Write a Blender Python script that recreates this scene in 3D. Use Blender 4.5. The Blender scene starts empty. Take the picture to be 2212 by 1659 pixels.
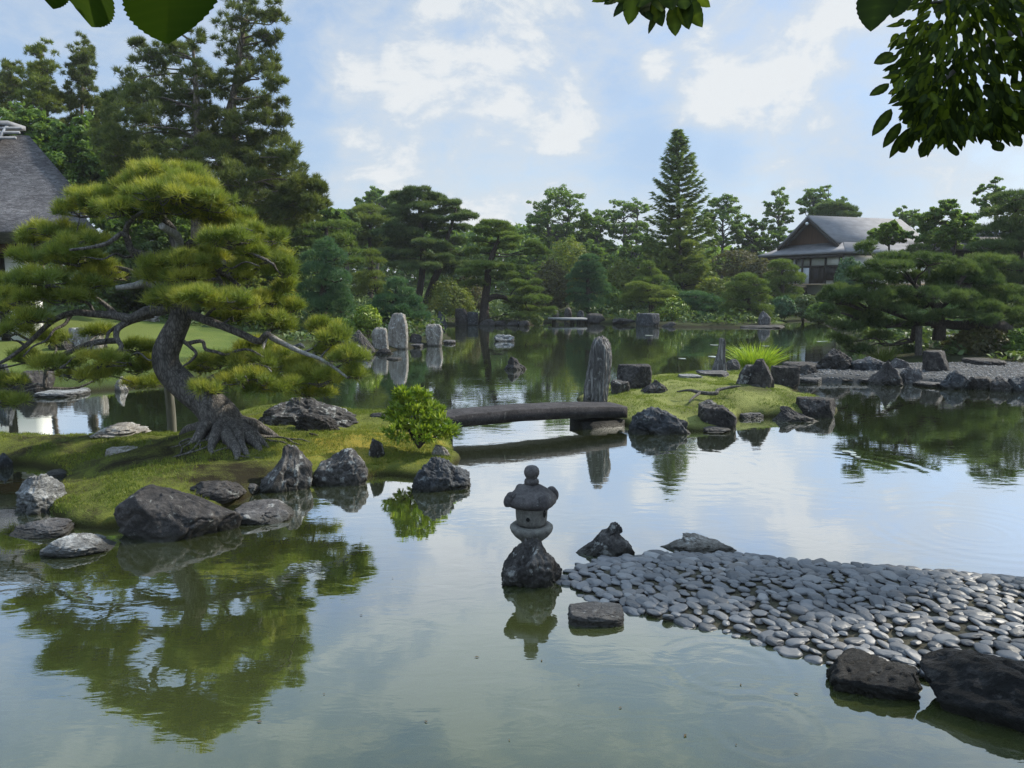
import bpy, bmesh, math, random
import numpy as np
from mathutils import Vector
R = math.radians
sc = bpy.context.scene
# ------------------------------------------------------------------ camera
F, CX, CY, HC = 1661.0, 1106.0, 829.5, 2.5          # focal length in the 2212 x 1659 survey frame, eye height over the water
PITCH = math.atan((829.5 - 618.0) / F)
cam = bpy.data.objects.new("camera", bpy.data.cameras.new("camera"))
sc.collection.objects.link(cam)
cam.data.sensor_width = 36.0
cam.data.lens = 36.0 * F / 2212.0
cam.data.clip_start = 0.05
cam.data.clip_end = 20000
cam.location = (0, 0, HC)
cam.rotation_euler = (math.pi / 2 - PITCH, 0, 0)
sc.camera = cam
# ------------------------------------------------------------------ sun, sky, exposure
SUN_AZ, SUN_EL = 66.0, 40.0                           # azimuth from the view direction towards the right
sun_dir = Vector((math.cos(R(SUN_EL)) * math.sin(R(SUN_AZ)), math.cos(R(SUN_EL)) * math.cos(R(SUN_AZ)), math.sin(R(SUN_EL))))
sl = bpy.data.lights.new("sun", 'SUN')
sl.energy = 3.8
sl.angle = R(2.0)
sl.color = (1.0, 0.93, 0.80)
so = bpy.data.objects.new("sun", sl)
sc.collection.objects.link(so)
so.location = (60, 10, 60)
so.rotation_euler = sun_dir.to_track_quat('Z', 'Y').to_euler()
sc.view_settings.view_transform = 'Standard'
sc.view_settings.look = 'None'
sc.view_settings.exposure = 0.8
sc.view_settings.gamma = 1.0
sc.view_settings.use_curve_mapping = False
sc.cycles.max_bounces = 6
sc.cycles.diffuse_bounces = 3
sc.cycles.glossy_bounces = 3
sc.cycles.transmission_bounces = 3
sc.cycles.transparent_max_bounces = 4
sc.cycles.use_denoising = True
sc.cycles.denoiser = 'OPENIMAGEDENOISE'
sc.cycles.denoising_input_passes = 'RGB_ALBEDO_NORMAL'
sc.cycles.denoising_prefilter = 'NONE'
sc.cycles.caustics_reflective = False
sc.cycles.caustics_refractive = False

cp, sp = math.cos(PITCH), math.sin(PITCH)
def ray(u, v):
    x, y = (u - CX) / F, (CY - v) / F
    return np.array([x, cp + y * sp, -sp + y * cp])
def G(u, v, z=0.0):                                   # point of the level z seen at (u, v)
    d = ray(u, v); t = (z - HC) / d[2]
    return np.array([0, 0, HC]) + d * t
def P(u, v, Y):                                       # point at distance Y seen at (u, v)
    d = ray(u, v)
    return np.array([0, 0, HC]) + d * (Y / d[1])
def skydir(u, v):
    d = ray(u, v); return d / np.linalg.norm(d)

# ---- node helpers
def nodes_of(tree):
    tree.nodes.clear()
    def N(t, **kw):
        n = tree.nodes.new(t)
        for k, val in kw.items():
            if k == 'ins':
                for kk, vv in val.items():
                    if isinstance(vv, bpy.types.NodeSocket): tree.links.new(vv, n.inputs[kk])
                    else: n.inputs[kk].default_value = vv
            else: setattr(n, k, val)
        return n
    return N
def M(N, op, a, b=None, c=None, clamp=False):
    ins = {0: a}
    if b is not None: ins[1] = b
    if c is not None: ins[2] = c
    return N('ShaderNodeMath', operation=op, use_clamp=clamp, ins=ins).outputs[0]
def ramp(N, fac, stops, interp='LINEAR'):
    n = N('ShaderNodeValToRGB', ins={0: fac}); cr = n.color_ramp; cr.interpolation = interp
    while len(cr.elements) < len(stops): cr.elements.new(0.5)
    for e, (p, c) in zip(cr.elements, stops):
        e.position = p; e.color = (*c, 1) if len(c) == 3 else c
    return n.outputs[0]
def mixc(N, f, a, b, blend='MIX'):
    n = N('ShaderNodeMix', data_type='RGBA', blend_type=blend)
    tr = n.id_data
    for idx, val in ((0, f), (6, a), (7, b)):
        if isinstance(val, bpy.types.NodeSocket): tr.links.new(val, n.inputs[idx])
        elif idx == 0: n.inputs[0].default_value = val
        else: n.inputs[idx].default_value = (*val, 1)
    return n.outputs[2]

# ---- world: Nishita sky with procedural clouds in the direction space
world = bpy.data.worlds.new("World"); sc.world = world; world.use_nodes = True
N = nodes_of(world.node_tree)
sky = N('ShaderNodeTexSky', sky_type='NISHITA', sun_disc=False, sun_elevation=R(SUN_EL), sun_rotation=R(SUN_AZ),
        air_density=1.0, dust_density=1.2, ozone_density=2.0, altitude=30)
tc = N('ShaderNodeTexCoord').outputs['Generated']
mp = N('ShaderNodeMapping', ins={0: tc, 3: (1.0, 1.0, 1.75)}).outputs[0]
n1 = N('ShaderNodeTexNoise', noise_dimensions='3D', ins={'Vector': mp, 'Scale': 5.2, 'Detail': 12.0, 'Roughness': 0.60, 'Distortion': 0.45}).outputs[0]
n2 = N('ShaderNodeTexNoise', noise_dimensions='3D', ins={'Vector': mp, 'Scale': 2.2, 'Detail': 8.0, 'Roughness': 0.6, 'Distortion': 0.4}).outputs[0]
def blob(u, v, rad, amt):                             # a bank of cloud round one direction of the sky
    d = skydir(u, v)
    dp = N('ShaderNodeVectorMath', operation='DISTANCE', ins={0: tc, 1: tuple(d)}).outputs['Value']
    f = M(N, 'DIVIDE', dp, rad); f = M(N, 'MULTIPLY', f, f); f = M(N, 'MULTIPLY', f, -1.0)
    return M(N, 'MULTIPLY', M(N, 'EXPONENT', f), amt)
pos = neg = None
for b in ((760, 150, .05, .15), (880, 170, .06, .14), (960, 130, .05, .16), (1060, 150, .055, .15), (1120, 220, .06, .14), (1200, 300, .07, .15), (1000, 270, .10, .11), (1080, 380, .20, .10), (1000, 200, .16, .09), (1650, 220, .18, .07), (1100, 120, .10, .12), (1415, 140, .030, .15), (1520, 95, .03, .15),
          (1545, 215, .055, .18), (1640, 200, .035, .17), (1720, 150, .03, .16), (1800, 110, .035, .16), (1690, 240, .03, .15), (1800, 265, .04, .15), (1690, 395, .045, .20), (1610, 400, .03, .14), (740, 300, .03, .13), (1480, 250, .04, .12), (725, 405, .03, .12),
          (1850, 30, .06, .15), (950, 10, .09, .09), (1200, 20, .05, .10), (1660, 60, .04, .12), (1950, 160, .06, .10), (1000, -250, .30, .08), (1700, -500, .4, .10), (300, -600, .4, .05)):
    t = blob(*b); pos = t if pos is None else M(N, 'MAXIMUM', pos, t)
for b in ((600, 200, .07, .12), (1420, 340, .09, .14), (1560, 350, .06, .12), (1850, 380, .12, .12), (300, 60, .20, .08), (640, 340, .08, .10), (1250, 60, .05, .08), (1330, 190, .05, .10), (1900, 330, .06, .10)):
    t = blob(*b); neg = t if neg is None else M(N, 'MAXIMUM', neg, t)
n3 = N('ShaderNodeTexNoise', noise_dimensions='3D', ins={'Vector': mp, 'Scale': 17.0, 'Detail': 10.0, 'Roughness': 0.62, 'Distortion': 0.6}).outputs[0]
dens = M(N, 'ADD', M(N, 'ADD', M(N, 'MULTIPLY', n1, 0.80), M(N, 'MULTIPLY', n2, 0.30)), M(N, 'MULTIPLY', n3, 0.30))
dens = M(N, 'SUBTRACT', M(N, 'ADD', dens, pos), M(N, 'ADD', neg, 0.20))
thin = N('ShaderNodeMapRange', interpolation_type='SMOOTHSTEP', ins={0: dens, 1: 0.36, 2: 0.66}).outputs[0]
thick = N('ShaderNodeMapRange', interpolation_type='SMOOTHSTEP', ins={0: dens, 1: 0.56, 2: 0.655}).outputs[0]
core = N('ShaderNodeMapRange', interpolation_type='SMOOTHSTEP', ins={0: dens, 1: 0.66, 2: 0.84}).outputs[0]
sep = N('ShaderNodeSeparateXYZ', ins={0: tc})
low = N('ShaderNodeMapRange', ins={0: sep.outputs[2], 1: 0.0, 2: 0.26, 3: 1.0, 4: 0.0}).outputs[0]
c = mixc(N, 0.45, sky.outputs[0], (2.75, 3.6, 4.85))
c = mixc(N, M(N, 'MULTIPLY', low, 0.45), c, (3.7, 4.15, 4.65))
c = mixc(N, M(N, 'MULTIPLY', neg, 4.2, clamp=True), c, (2.15, 3.05, 4.45))
c = mixc(N, M(N, 'MULTIPLY', thin, 0.88), c, (3.85, 4.2, 4.55))
c = mixc(N, M(N, 'MULTIPLY', thick, 0.58), c, (5.35, 5.4, 5.35))
c = mixc(N, M(N, 'MULTIPLY', core, 0.65), c, (4.5, 4.65, 4.8))
mid_ = N('ShaderNodeMapRange', interpolation_type='SMOOTHSTEP', ins={0: sep.outputs[2], 1: 0.28, 2: 0.50}).outputs[0]
c = mixc(N, mid_, c, mixc(N, 1.0, c, (.72, .81, .86), 'MULTIPLY'))
# sky brightened overhead and behind the camera, added as unseen fill light
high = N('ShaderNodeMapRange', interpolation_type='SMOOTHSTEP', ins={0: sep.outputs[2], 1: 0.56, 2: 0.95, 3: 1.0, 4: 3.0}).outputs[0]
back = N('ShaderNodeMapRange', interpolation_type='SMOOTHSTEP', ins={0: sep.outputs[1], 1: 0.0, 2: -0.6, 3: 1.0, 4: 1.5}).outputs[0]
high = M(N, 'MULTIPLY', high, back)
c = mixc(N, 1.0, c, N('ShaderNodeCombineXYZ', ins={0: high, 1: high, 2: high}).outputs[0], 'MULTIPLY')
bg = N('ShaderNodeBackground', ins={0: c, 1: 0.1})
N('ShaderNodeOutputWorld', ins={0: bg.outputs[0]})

# ------------------------------------------------------------------ mesh helpers
def vnoise(Q, seed=0):
    i = np.floor(Q).astype(np.int64); f = Q - i; w = f * f * (3 - 2 * f)
    out = np.zeros(len(Q))
    for dx in (0, 1):
        for dy in (0, 1):
            for dz in (0, 1):
                h = ((i[:, 0] + dx) * 374761393 + (i[:, 1] + dy) * 668265263 + (i[:, 2] + dz) * 1440662683 + seed * 974634241) & 0xffffffff
                h = ((h ^ (h >> 13)) * 1274126177) & 0xffffffff
                h = ((h ^ (h >> 16)) * 668265263) & 0xffffffff
                val = (h & 0xffff) / 65535.0
                out += val * (w[:, 0] if dx else 1 - w[:, 0]) * (w[:, 1] if dy else 1 - w[:, 1]) * (w[:, 2] if dz else 1 - w[:, 2])
    return out
def fbm(Q, seed=0, octv=4, rough=.5):
    s, a, tot = np.zeros(len(Q)), 1.0, 0.0
    for k in range(octv):
        s += a * vnoise(Q * 2 ** k, seed + k * 17); tot += a; a *= rough
    return s / tot
class Geo:
    def __init__(s): s.V, s.F, s.T, s.n = [], [], [], 0
    def add(s, V, Fs, tint=0.5):
        V = np.asarray(V, float).reshape(-1, 3)
        for f in (Fs if isinstance(Fs, (list, tuple)) and len(Fs) and isinstance(Fs[0], np.ndarray) else [np.asarray(Fs)]):
            s.F.append(f + s.n)
        s.V.append(V); s.T.append(np.broadcast_to(np.asarray(tint, float), (len(V),))); s.n += len(V)
        return s
    def build(s, name, mat, parent=None, smooth=False, loc=None):
        V = np.concatenate(s.V); T = np.concatenate(s.T)
        me = bpy.data.meshes.new(name)
        me.vertices.add(len(V))
        off = np.zeros(3) if loc is None else np.asarray(loc, float)
        me.vertices.foreach_set("co", (V - off).astype(np.float32).ravel())
        idx = np.concatenate([f.ravel() for f in s.F]).astype(np.int32)
        tot = np.concatenate([np.full(len(f), f.shape[1], np.int32) for f in s.F])
        me.loops.add(len(idx)); me.loops.foreach_set("vertex_index", idx)
        me.polygons.add(len(tot))
        me.polygons.foreach_set("loop_start", np.concatenate([[0], np.cumsum(tot)[:-1]]).astype(np.int32))
        if smooth: me.polygons.foreach_set("use_smooth", np.ones(len(tot), bool))
        me.attributes.new("tint", 'FLOAT', 'POINT').data.foreach_set("value", T.astype(np.float32))
        me.update(calc_edges=True); me.validate()
        me.materials.append(mat)
        o = bpy.data.objects.new(name, me); sc.collection.objects.link(o)
        if loc is not None: o.location = off
        if parent is not None:
            o.parent = parent
            o.location = off - np.array(parent.location)
        return o
def tag(o, label=None, cat=None, group=None, kind=None):
    if label: o['label'] = label
    if cat: o['category'] = cat
    if group: o['group'] = group
    if kind: o['kind'] = kind
    return o
def empty(name, loc, label, cat, group=None):
    o = bpy.data.objects.new(name, None); sc.collection.objects.link(o)
    o.location = loc; o.empty_display_size = 0.2
    return tag(o, label, cat, group)

def catmull(pts, k=5):
    pts = np.asarray(pts, float)
    if len(pts) < 3: return np.array([pts[0] + (pts[-1] - pts[0]) * t for t in np.linspace(0, 1, k + 1)])
    q = np.vstack([2 * pts[0] - pts[1], pts, 2 * pts[-1] - pts[-2]]); out = []
    for i in range(1, len(q) - 2):
        for t in np.linspace(0, 1, k, endpoint=False):
            a, b, c, d = q[i - 1], q[i], q[i + 1], q[i + 2]
            out.append(.5 * (2 * b + (c - a) * t + (2 * a - 5 * b + 4 * c - d) * t * t + (3 * b - a - 3 * c + d) * t ** 3))
    out.append(q[-2]); return np.array(out)
def tube(geo, pts, radii, seg=8, k=5, bump=0.0, seed=0, cap=True):
    """a smooth tapering limb through the points"""
    n0 = len(pts); C = catmull(pts, k)
    rr = np.interp(np.linspace(0, n0 - 1, len(C)), np.arange(n0), np.asarray(radii, float) if np.ndim(radii) else np.full(n0, radii))
    T = np.gradient(C, axis=0); T /= np.linalg.norm(T, axis=1)[:, None] + 1e-9
    ref = np.array([0.31, 0.83, 0.17]); ref /= np.linalg.norm(ref)
    A = np.cross(T, ref); A /= np.linalg.norm(A, axis=1)[:, None] + 1e-9; B = np.cross(T, A)
    ang = np.linspace(0, 2 * math.pi, seg, endpoint=False)
    ring = (A[:, None] * np.cos(ang)[None, :, None] + B[:, None] * np.sin(ang)[None, :, None])
    r = np.repeat(rr[:, None], seg, 1)
    if bump:
        q = (C[:, None] + ring * rr[:, None, None]).reshape(-1, 3)
        r = r * (1 + bump * 2 * (fbm(q / (np.mean(rr) * 1.3 + 1e-6), seed, 3).reshape(r.shape) - .5))
    V = (C[:, None] + ring * r[:, :, None]).reshape(-1, 3)
    i = np.arange(len(C) - 1)[:, None] * seg; j = np.arange(seg)[None]; j2 = (j + 1) % seg
    Q = np.stack([i + j, i + j2, i + seg + j2, i + seg + j], -1).reshape(-1, 4)
    fs = [Q]
    if cap:
        V = np.vstack([V, C[0], C[-1]]); a, b = len(V) - 2, len(V) - 1; L = (len(C) - 1) * seg
        jj = np.arange(seg); kk = (jj + 1) % seg
        fs += [np.stack([np.full(seg, a), kk, jj], -1), np.stack([np.full(seg, b), L + jj, L + kk], -1)]
    geo.add(V, fs)
    return C
def unit(v): return v / (np.linalg.norm(v, axis=-1, keepdims=True) + 1e-9)
def spikes(geo, Q, D, nb, length, width, spread, rng, tint):
    """tufts of needles or narrow blades: nb thin triangles from every point"""
    n = len(Q)
    if n == 0: return
    d = unit(D[:, None] + rng.normal(0, spread, (n, nb, 3)))
    L = length * rng.uniform(.65, 1.25, (n, nb, 1))
    s = unit(np.cross(d, rng.normal(0, 1, (n, nb, 3)))) * (width / 2)
    q = Q[:, None] + rng.normal(0, length * .12, (n, nb, 3))
    V = np.stack([q - s, q + s, q + d * L], 2).reshape(-1, 3)
    T = np.repeat(np.asarray(tint, float), nb * 3).reshape(-1, 3) + np.array([-.16, -.16, .2])
    geo.add(V, np.arange(len(V)).reshape(-1, 3), np.clip(T.ravel(), 0, 1))
def leaves(geo, Q, Nn, size, aspect, rng, tint, droop=0.0):
    """leaf cards: rhombs folded along the midrib"""
    n = len(Q)
    if n == 0: return
    nr = unit(Nn); a = unit(np.cross(nr, rng.normal(0, 1, (n, 3)))); b = np.cross(nr, a)
    L = size * rng.uniform(.6, 1.3, (n, 1)); w = L * aspect
    q0 = Q - a * L * .5; q1 = Q + a * L * .5 - nr * L * .12
    m = Q - a * L * .08
    V = np.stack([q0, m + b * w * .5 + nr * L * .1, q1, m - b * w * .5 + nr * L * .1], 1).reshape(-1, 3)
    i = np.arange(n)[:, None] * 4
    geo.add(V, np.concatenate([i + [0, 1, 2], i + [0, 2, 3]]), np.repeat(tint, 4))
def pad_points(c, r, n, rng, seed, lump=.3, under=.35):
    d = unit(rng.normal(0, 1, (n, 3)))
    flip = (d[:, 2] < 0) & (rng.random(n) > under); d[flip, 2] *= -1
    lump_v = 1 + lump * 2 * (fbm(d * 2.2 + seed * 3.1, seed, 3) - .5)
    rad = (rng.uniform(.55, 1.0, n) ** .5) * lump_v
    e = d.copy(); e[:, 2] = np.where(e[:, 2] < 0, e[:, 2] * .55, e[:, 2])
    Q = np.asarray(c) + e * np.asarray(r) * rad[:, None]
    Nn = unit(d / np.asarray(r) * min(r) + np.array([0, 0, .55]))
    return Q, Nn
_ico = {}
def ico(level):
    if level not in _ico:
        bm = bmesh.new(); bmesh.ops.create_icosphere(bm, subdivisions=level, radius=1.0)
        bm.verts.ensure_lookup_table()
        _ico[level] = (np.array([v.co[:] for v in bm.verts]), np.array([[v.index for v in f.verts] for f in bm.faces]))
        bm.free()
    return _ico[level]
def box(geo, x0, x1, y0, y1, z0, z1, xf=None):
    V = np.array([[x, y, z] for z in (z0, z1) for y in (y0, y1) for x in (x0, x1)], float)
    if xf is not None: V = xf(V)
    geo.add(V, np.array([[0, 2, 3, 1], [4, 5, 7, 6], [0, 1, 5, 4], [2, 6, 7, 3], [0, 4, 6, 2], [1, 3, 7, 5]]))
def lathe(geo, prof, c, seg=40, wob=0.0, seed=0):
    prof = np.asarray(prof, float); a = np.linspace(0, 2 * math.pi, seg, endpoint=False)
    V = np.stack([prof[:, 0, None] * np.cos(a), prof[:, 0, None] * np.sin(a), np.repeat(prof[:, 1, None], seg, 1)], -1).reshape(-1, 3)
    if wob: V = V + (V * np.array([1, 1, .2])) * (wob * 2 * (fbm(V * 14, seed, 3) - .5))[:, None]
    i = np.arange(len(prof) - 1)[:, None] * seg; j = np.arange(seg)[None]; j2 = (j + 1) % seg
    geo.add(V + np.asarray(c), np.stack([i + j, i + j2, i + seg + j2, i + seg + j], -1).reshape(-1, 4))

# ------------------------------------------------------------------ materials
def new_mat(name):
    m = bpy.data.materials.new(name); m.use_nodes = True
    return m, nodes_of(m.node_tree)
def leaf_mat(name, dark, mid, light, trans=.28, rough=.55, shine=.25):
    m, N = new_mat(name)
    t = N('ShaderNodeAttribute', attribute_name='tint').outputs['Fac']
    col = ramp(N, t, [(0.0, dark), (.5, mid), (1.0, light)])
    p = N('ShaderNodeBsdfPrincipled', ins={'Base Color': col, 'Roughness': rough, 'Specular IOR Level': shine})
    tl = N('ShaderNodeBsdfTranslucent', ins={0: mixc(N, 1.0, col, (1.25, 1.3, .6), 'MULTIPLY')})
    mx = N('ShaderNodeMixShader', ins={0: trans, 1: p.outputs[0], 2: tl.outputs[0]})
    N('ShaderNodeOutputMaterial', ins={0: mx.outputs[0]})
    return m
def bark_mat(name, dark, light, scale=9.0, bump=.6, zs=.35):
    m, N = new_mat(name)
    co = N('ShaderNodeNewGeometry').outputs['Position']
    mp = N('ShaderNodeMapping', ins={0: co, 3: (1, 1, zs)}).outputs[0]
    vo = N('ShaderNodeTexVoronoi', feature='DISTANCE_TO_EDGE', ins={'Vector': N('ShaderNodeMix', data_type='VECTOR', ins={0: .12, 4: mp, 5: N('ShaderNodeTexNoise', ins={'Vector': mp, 'Scale': scale}).outputs[1]}).outputs[1], 'Scale': scale * 4.6}).outputs[0]
    no = N('ShaderNodeTexNoise', ins={'Vector': mp, 'Scale': scale * 2.2, 'Detail': 6.0, 'Roughness': .65}).outputs[0]
    e = N('ShaderNodeMapRange', ins={0: vo, 1: 0.0, 2: .22}).outputs[0]
    f = M(N, 'MULTIPLY', M(N, 'ADD', M(N, 'MULTIPLY', e, .45), .5), no)
    col = ramp(N, f, [(.12, dark), (.62, light)])
    b = N('ShaderNodeBump', ins={'Strength': bump, 'Distance': .03, 'Height': f})
    p = N('ShaderNodeBsdfPrincipled', ins={'Base Color': col, 'Roughness': .9, 'Specular IOR Level': .2, 'Normal': b.outputs[0]})
    N('ShaderNodeOutputMaterial', ins={0: p.outputs[0]})
    return m
def rock_mat(name, dark, mid, light, lichen=(.3, .31, .28), lich=.35, scale=3.4, stretch=(1, 1, 1), bump=.7, rough=.76, wet=True, moss=0.0, streak=0.0):
    m, N = new_mat(name)
    co = N('ShaderNodeNewGeometry').outputs['Position']
    mp = N('ShaderNodeMapping', ins={0: co, 3: stretch}).outputs[0]
    a = N('ShaderNodeTexNoise', ins={'Vector': mp, 'Scale': scale, 'Detail': 10.0, 'Roughness': .70, 'Distortion': .5}).outputs[0]
    b = N('ShaderNodeTexNoise', ins={'Vector': mp, 'Scale': scale * 6, 'Detail': 6.0, 'Roughness': .75}).outputs[0]
    l = N('ShaderNodeTexNoise', ins={'Vector': co, 'Scale': scale * 2.6, 'Detail': 7.0, 'Roughness': .68}).outputs[0]
    f = M(N, 'ADD', M(N, 'MULTIPLY', a, .6), M(N, 'MULTIPLY', b, .4))
    col = ramp(N, f, [(.38, dark), (.5, mid), (.61, light)])
    lm = N('ShaderNodeMapRange', interpolation_type='SMOOTHSTEP', ins={0: l, 1: .66 - .22 * lich, 2: .74 - .2 * lich}).outputs[0]
    col = mixc(N, M(N, 'MULTIPLY', lm, .75), col, lichen)
    if streak:
        w = N('ShaderNodeTexNoise', ins={'Vector': N('ShaderNodeMapping', ins={0: co, 3: (9, 9, .9)}).outputs[0], 'Scale': 1.6, 'Detail': 5.0, 'Roughness': .65}).outputs[0]
        wm = N('ShaderNodeMapRange', ins={0: w, 1: .5, 2: .6}).outputs[0]
        col = mixc(N, M(N, 'MULTIPLY', wm, streak), col, lichen)
    if moss:
        g = N('ShaderNodeTexNoise', ins={'Vector': co, 'Scale': 2.1, 'Detail': 5.0}).outputs[0]
        nz = N('ShaderNodeSeparateXYZ', ins={0: N('ShaderNodeNewGeometry').outputs['Normal']}).outputs[2]
        gm = N('ShaderNodeMapRange', ins={0: M(N, 'ADD', g, M(N, 'MULTIPLY', nz, .15)), 1: .62 - .2 * moss, 2: .72 - .2 * moss}).outputs[0]
        col = mixc(N, gm, col, (.06, .08, .018))
    rg = rough
    if wet:                                           # the wet, algae-dark band at the water line
        z = N('ShaderNodeSeparateXYZ', ins={0: co}).outputs[2]
        zz = M(N, 'ADD', z, M(N, 'MULTIPLY', a, -.09))
        wt = N('ShaderNodeMapRange', ins={0: zz, 1: -.02, 2: .05, 3: 1.0, 4: 0.0}).outputs[0]
        col = mixc(N, M(N, 'MULTIPLY', wt, .8), col, (.016, .015, .010))
        rg = M(N, 'SUBTRACT', rough, M(N, 'MULTIPLY', wt, .2))
    bp = N('ShaderNodeBump', ins={'Strength': bump, 'Distance': .07, 'Height': f})
    p = N('ShaderNodeBsdfPrincipled', ins={'Base Color': col, 'Roughness': rg, 'Specular IOR Level': .22, 'Normal': bp.outputs[0]})
    N('ShaderNodeOutputMaterial', ins={0: p.outputs[0]})
    return m
def plain_mat(name, a, b, scale=6.0, rough=.8, stretch=(1, 1, 1), bump=.2, spec=.3):
    m, N = new_mat(name)
    co = N('ShaderNodeNewGeometry').outputs['Position']
    mp = N('ShaderNodeMapping', ins={0: co, 3: stretch}).outputs[0]
    f = N('ShaderNodeTexNoise', ins={'Vector': mp, 'Scale': scale, 'Detail': 7.0, 'Roughness': .65}).outputs[0]
    col = ramp(N, f, [(.3, a), (.7, b)])
    bp = N('ShaderNodeBump', ins={'Strength': bump, 'Distance': .02, 'Height': f})
    p = N('ShaderNodeBsdfPrincipled', ins={'Base Color': col, 'Roughness': rough, 'Specular IOR Level': spec, 'Normal': bp.outputs[0]})
    N('ShaderNodeOutputMaterial', ins={0: p.outputs[0]})
    return m

ML = dict(
    near=leaf_mat('needles_bright', (0.103, 0.144, 0.032), (0.195, 0.243, 0.048), (0.368, 0.362, 0.066), .34),
    pine=leaf_mat('needles_green', (0.067, 0.108, 0.031), (0.112, 0.168, 0.043), (0.192, 0.247, 0.060), .34),
    blue=leaf_mat('needles_bluish', (0.041, 0.095, 0.052), (0.073, 0.146, 0.073), (0.130, 0.216, 0.095), .32),
    dark=leaf_mat('needles_dark', (0.047, 0.083, 0.033), (0.086, 0.130, 0.047), (0.146, 0.196, 0.063), .32),
    tall=leaf_mat('needles_tall', (0.056, 0.078, 0.027), (0.098, 0.127, 0.035), (0.187, 0.213, 0.053), .36),
    lite=leaf_mat('needles_light', (0.086, 0.123, 0.032), (0.133, 0.177, 0.042), (0.203, 0.238, 0.055), .38),
    leaf=leaf_mat('leaf_mid', (0.059, 0.111, 0.030), (0.107, 0.177, 0.044), (0.181, 0.261, 0.061), .46),
    pale=leaf_mat('leaf_pale', (0.081, 0.139, 0.045), (0.139, 0.220, 0.069), (0.211, 0.293, 0.098), .48),
    warm=leaf_mat('leaf_yellowish', (0.086, 0.122, 0.029), (0.143, 0.179, 0.040), (0.215, 0.237, 0.054), .42),
    red=leaf_mat('leaf_reddish', (0.055, 0.053, 0.028), (0.086, 0.086, 0.041), (0.133, 0.125, 0.055), .38),
    bush=leaf_mat('leaf_bright', (0.065, 0.130, 0.018), (0.150, 0.227, 0.026), (0.312, 0.377, 0.046), .35, .4, .4),
    blade=leaf_mat('blade_bright', (0.143, 0.234, 0.033), (0.260, 0.364, 0.046), (0.416, 0.494, 0.078), .35),
    grass=leaf_mat('grass', (0.072, 0.111, 0.021), (0.143, 0.182, 0.031), (0.273, 0.260, 0.046), .3),
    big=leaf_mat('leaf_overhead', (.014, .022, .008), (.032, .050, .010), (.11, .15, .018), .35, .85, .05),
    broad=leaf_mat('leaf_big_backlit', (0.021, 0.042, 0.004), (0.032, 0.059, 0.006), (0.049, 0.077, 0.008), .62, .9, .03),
)
MB = dict(
    near=bark_mat('bark_near', (.014, .012, .011), (.20, .185, .17), 7.0, .9),
    pine=bark_mat('bark_pine', (.012, .010, .008), (.085, .07, .058), 6.0),
    tall=bark_mat('bark_tall', (.03, .024, .019), (.24, .205, .17), 3.0),
    grey=bark_mat('bark_grey', (.03, .028, .025), (.14, .13, .115), 4.0),
    bare=bark_mat('bark_weathered', (.10, .095, .09), (.42, .41, .39), 16.0, .4, .2),
)
MR = dict(
    dark=rock_mat('rock_dark', (.012, .011, .011), (.034, .031, .030), (.085, .078, .073), (.20, .205, .19), .3),
    lich=rock_mat('rock_lichen', (.014, .013, .013), (.042, .039, .037), (.11, .104, .10), (.33, .335, .32), .55),
    grey=rock_mat('rock_grey', (.030, .028, .028), (.072, .068, .068), (.15, .145, .142), (.28, .28, .27), .4),
    pale=rock_mat('rock_pale', (.075, .066, .058), (.20, .185, .165), (.36, .345, .32), (.44, .45, .44), .5, stretch=(1.6, 1.6, .5)),
    vein=rock_mat('rock_veined', (.030, .030, .030), (.17, .172, .17), (.42, .43, .43), (.5, .5, .48), .25, 3.2, (1.0, 1.6, 5.0), 1.0),
    post=rock_mat('rock_post', (.035, .033, .033), (.088, .084, .082), (.17, .165, .16), (.33, .32, .31), .3, 2.4, (2.2, 2.2, .45), 1.0, streak=.7),
    blue=rock_mat('rock_bluish', (.013, .014, .016), (.038, .041, .046), (.095, .10, .107), (.24, .26, .27), .4),
    black=rock_mat('rock_black', (.004, .004, .004), (.013, .013, .013), (.046, .044, .044), (.075, .073, .07), .35, 3.0, (1.0, 3.0, 2.0), 1.0, .62),
    lant=rock_mat('lantern_granite', (.085, .084, .076), (.16, .157, .143), (.24, .235, .215), (.30, .30, .27), .2, 9.0, bump=.35, wet=False),
    lantd=rock_mat('lantern_dark', (.034, .031, .032), (.066, .060, .060), (.11, .103, .10), (.19, .19, .18), .25, 6.0, bump=.5, wet=False),
    slab=rock_mat('bridge_stone', (.012, .011, .012), (.032, .029, .031), (.062, .057, .059), (.13, .125, .12), .25, 5.0, bump=.5),
    cob=rock_mat('cobble_grey', (.085, .09, .10), (.135, .143, .155), (.20, .21, .225), (.25, .26, .27), .15, 4.0, bump=.15, rough=.5),
)
# ------------------------------------------------------------------ terrain
def uvpoly(pts, z=0.0): return np.array([G(u, v, z)[:2] for u, v in pts])
def sdist(X, Y, poly):                                # signed distance, positive inside
    p = np.stack([X.ravel(), Y.ravel()], -1); best = np.full(len(p), 1e18); inside = np.zeros(len(p), bool)
    n = len(poly)
    for i in range(n):
        a, b = poly[i], poly[(i + 1) % n]; e = b - a
        t = np.clip(((p - a) @ e) / (e @ e + 1e-12), 0, 1)
        d = p - a - t[:, None] * e; best = np.minimum(best, (d * d).sum(1))
        c = ((a[1] > p[:, 1]) != (b[1] > p[:, 1]))
        with np.errstate(divide='ignore', invalid='ignore'):
            xi = (b[0] - a[0]) * (p[:, 1] - a[1]) / (b[1] - a[1]) + a[0]
        inside ^= c & (p[:, 0] < xi)
    return (np.sqrt(best) * np.where(inside, 1, -1)).reshape(X.shape)
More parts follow.
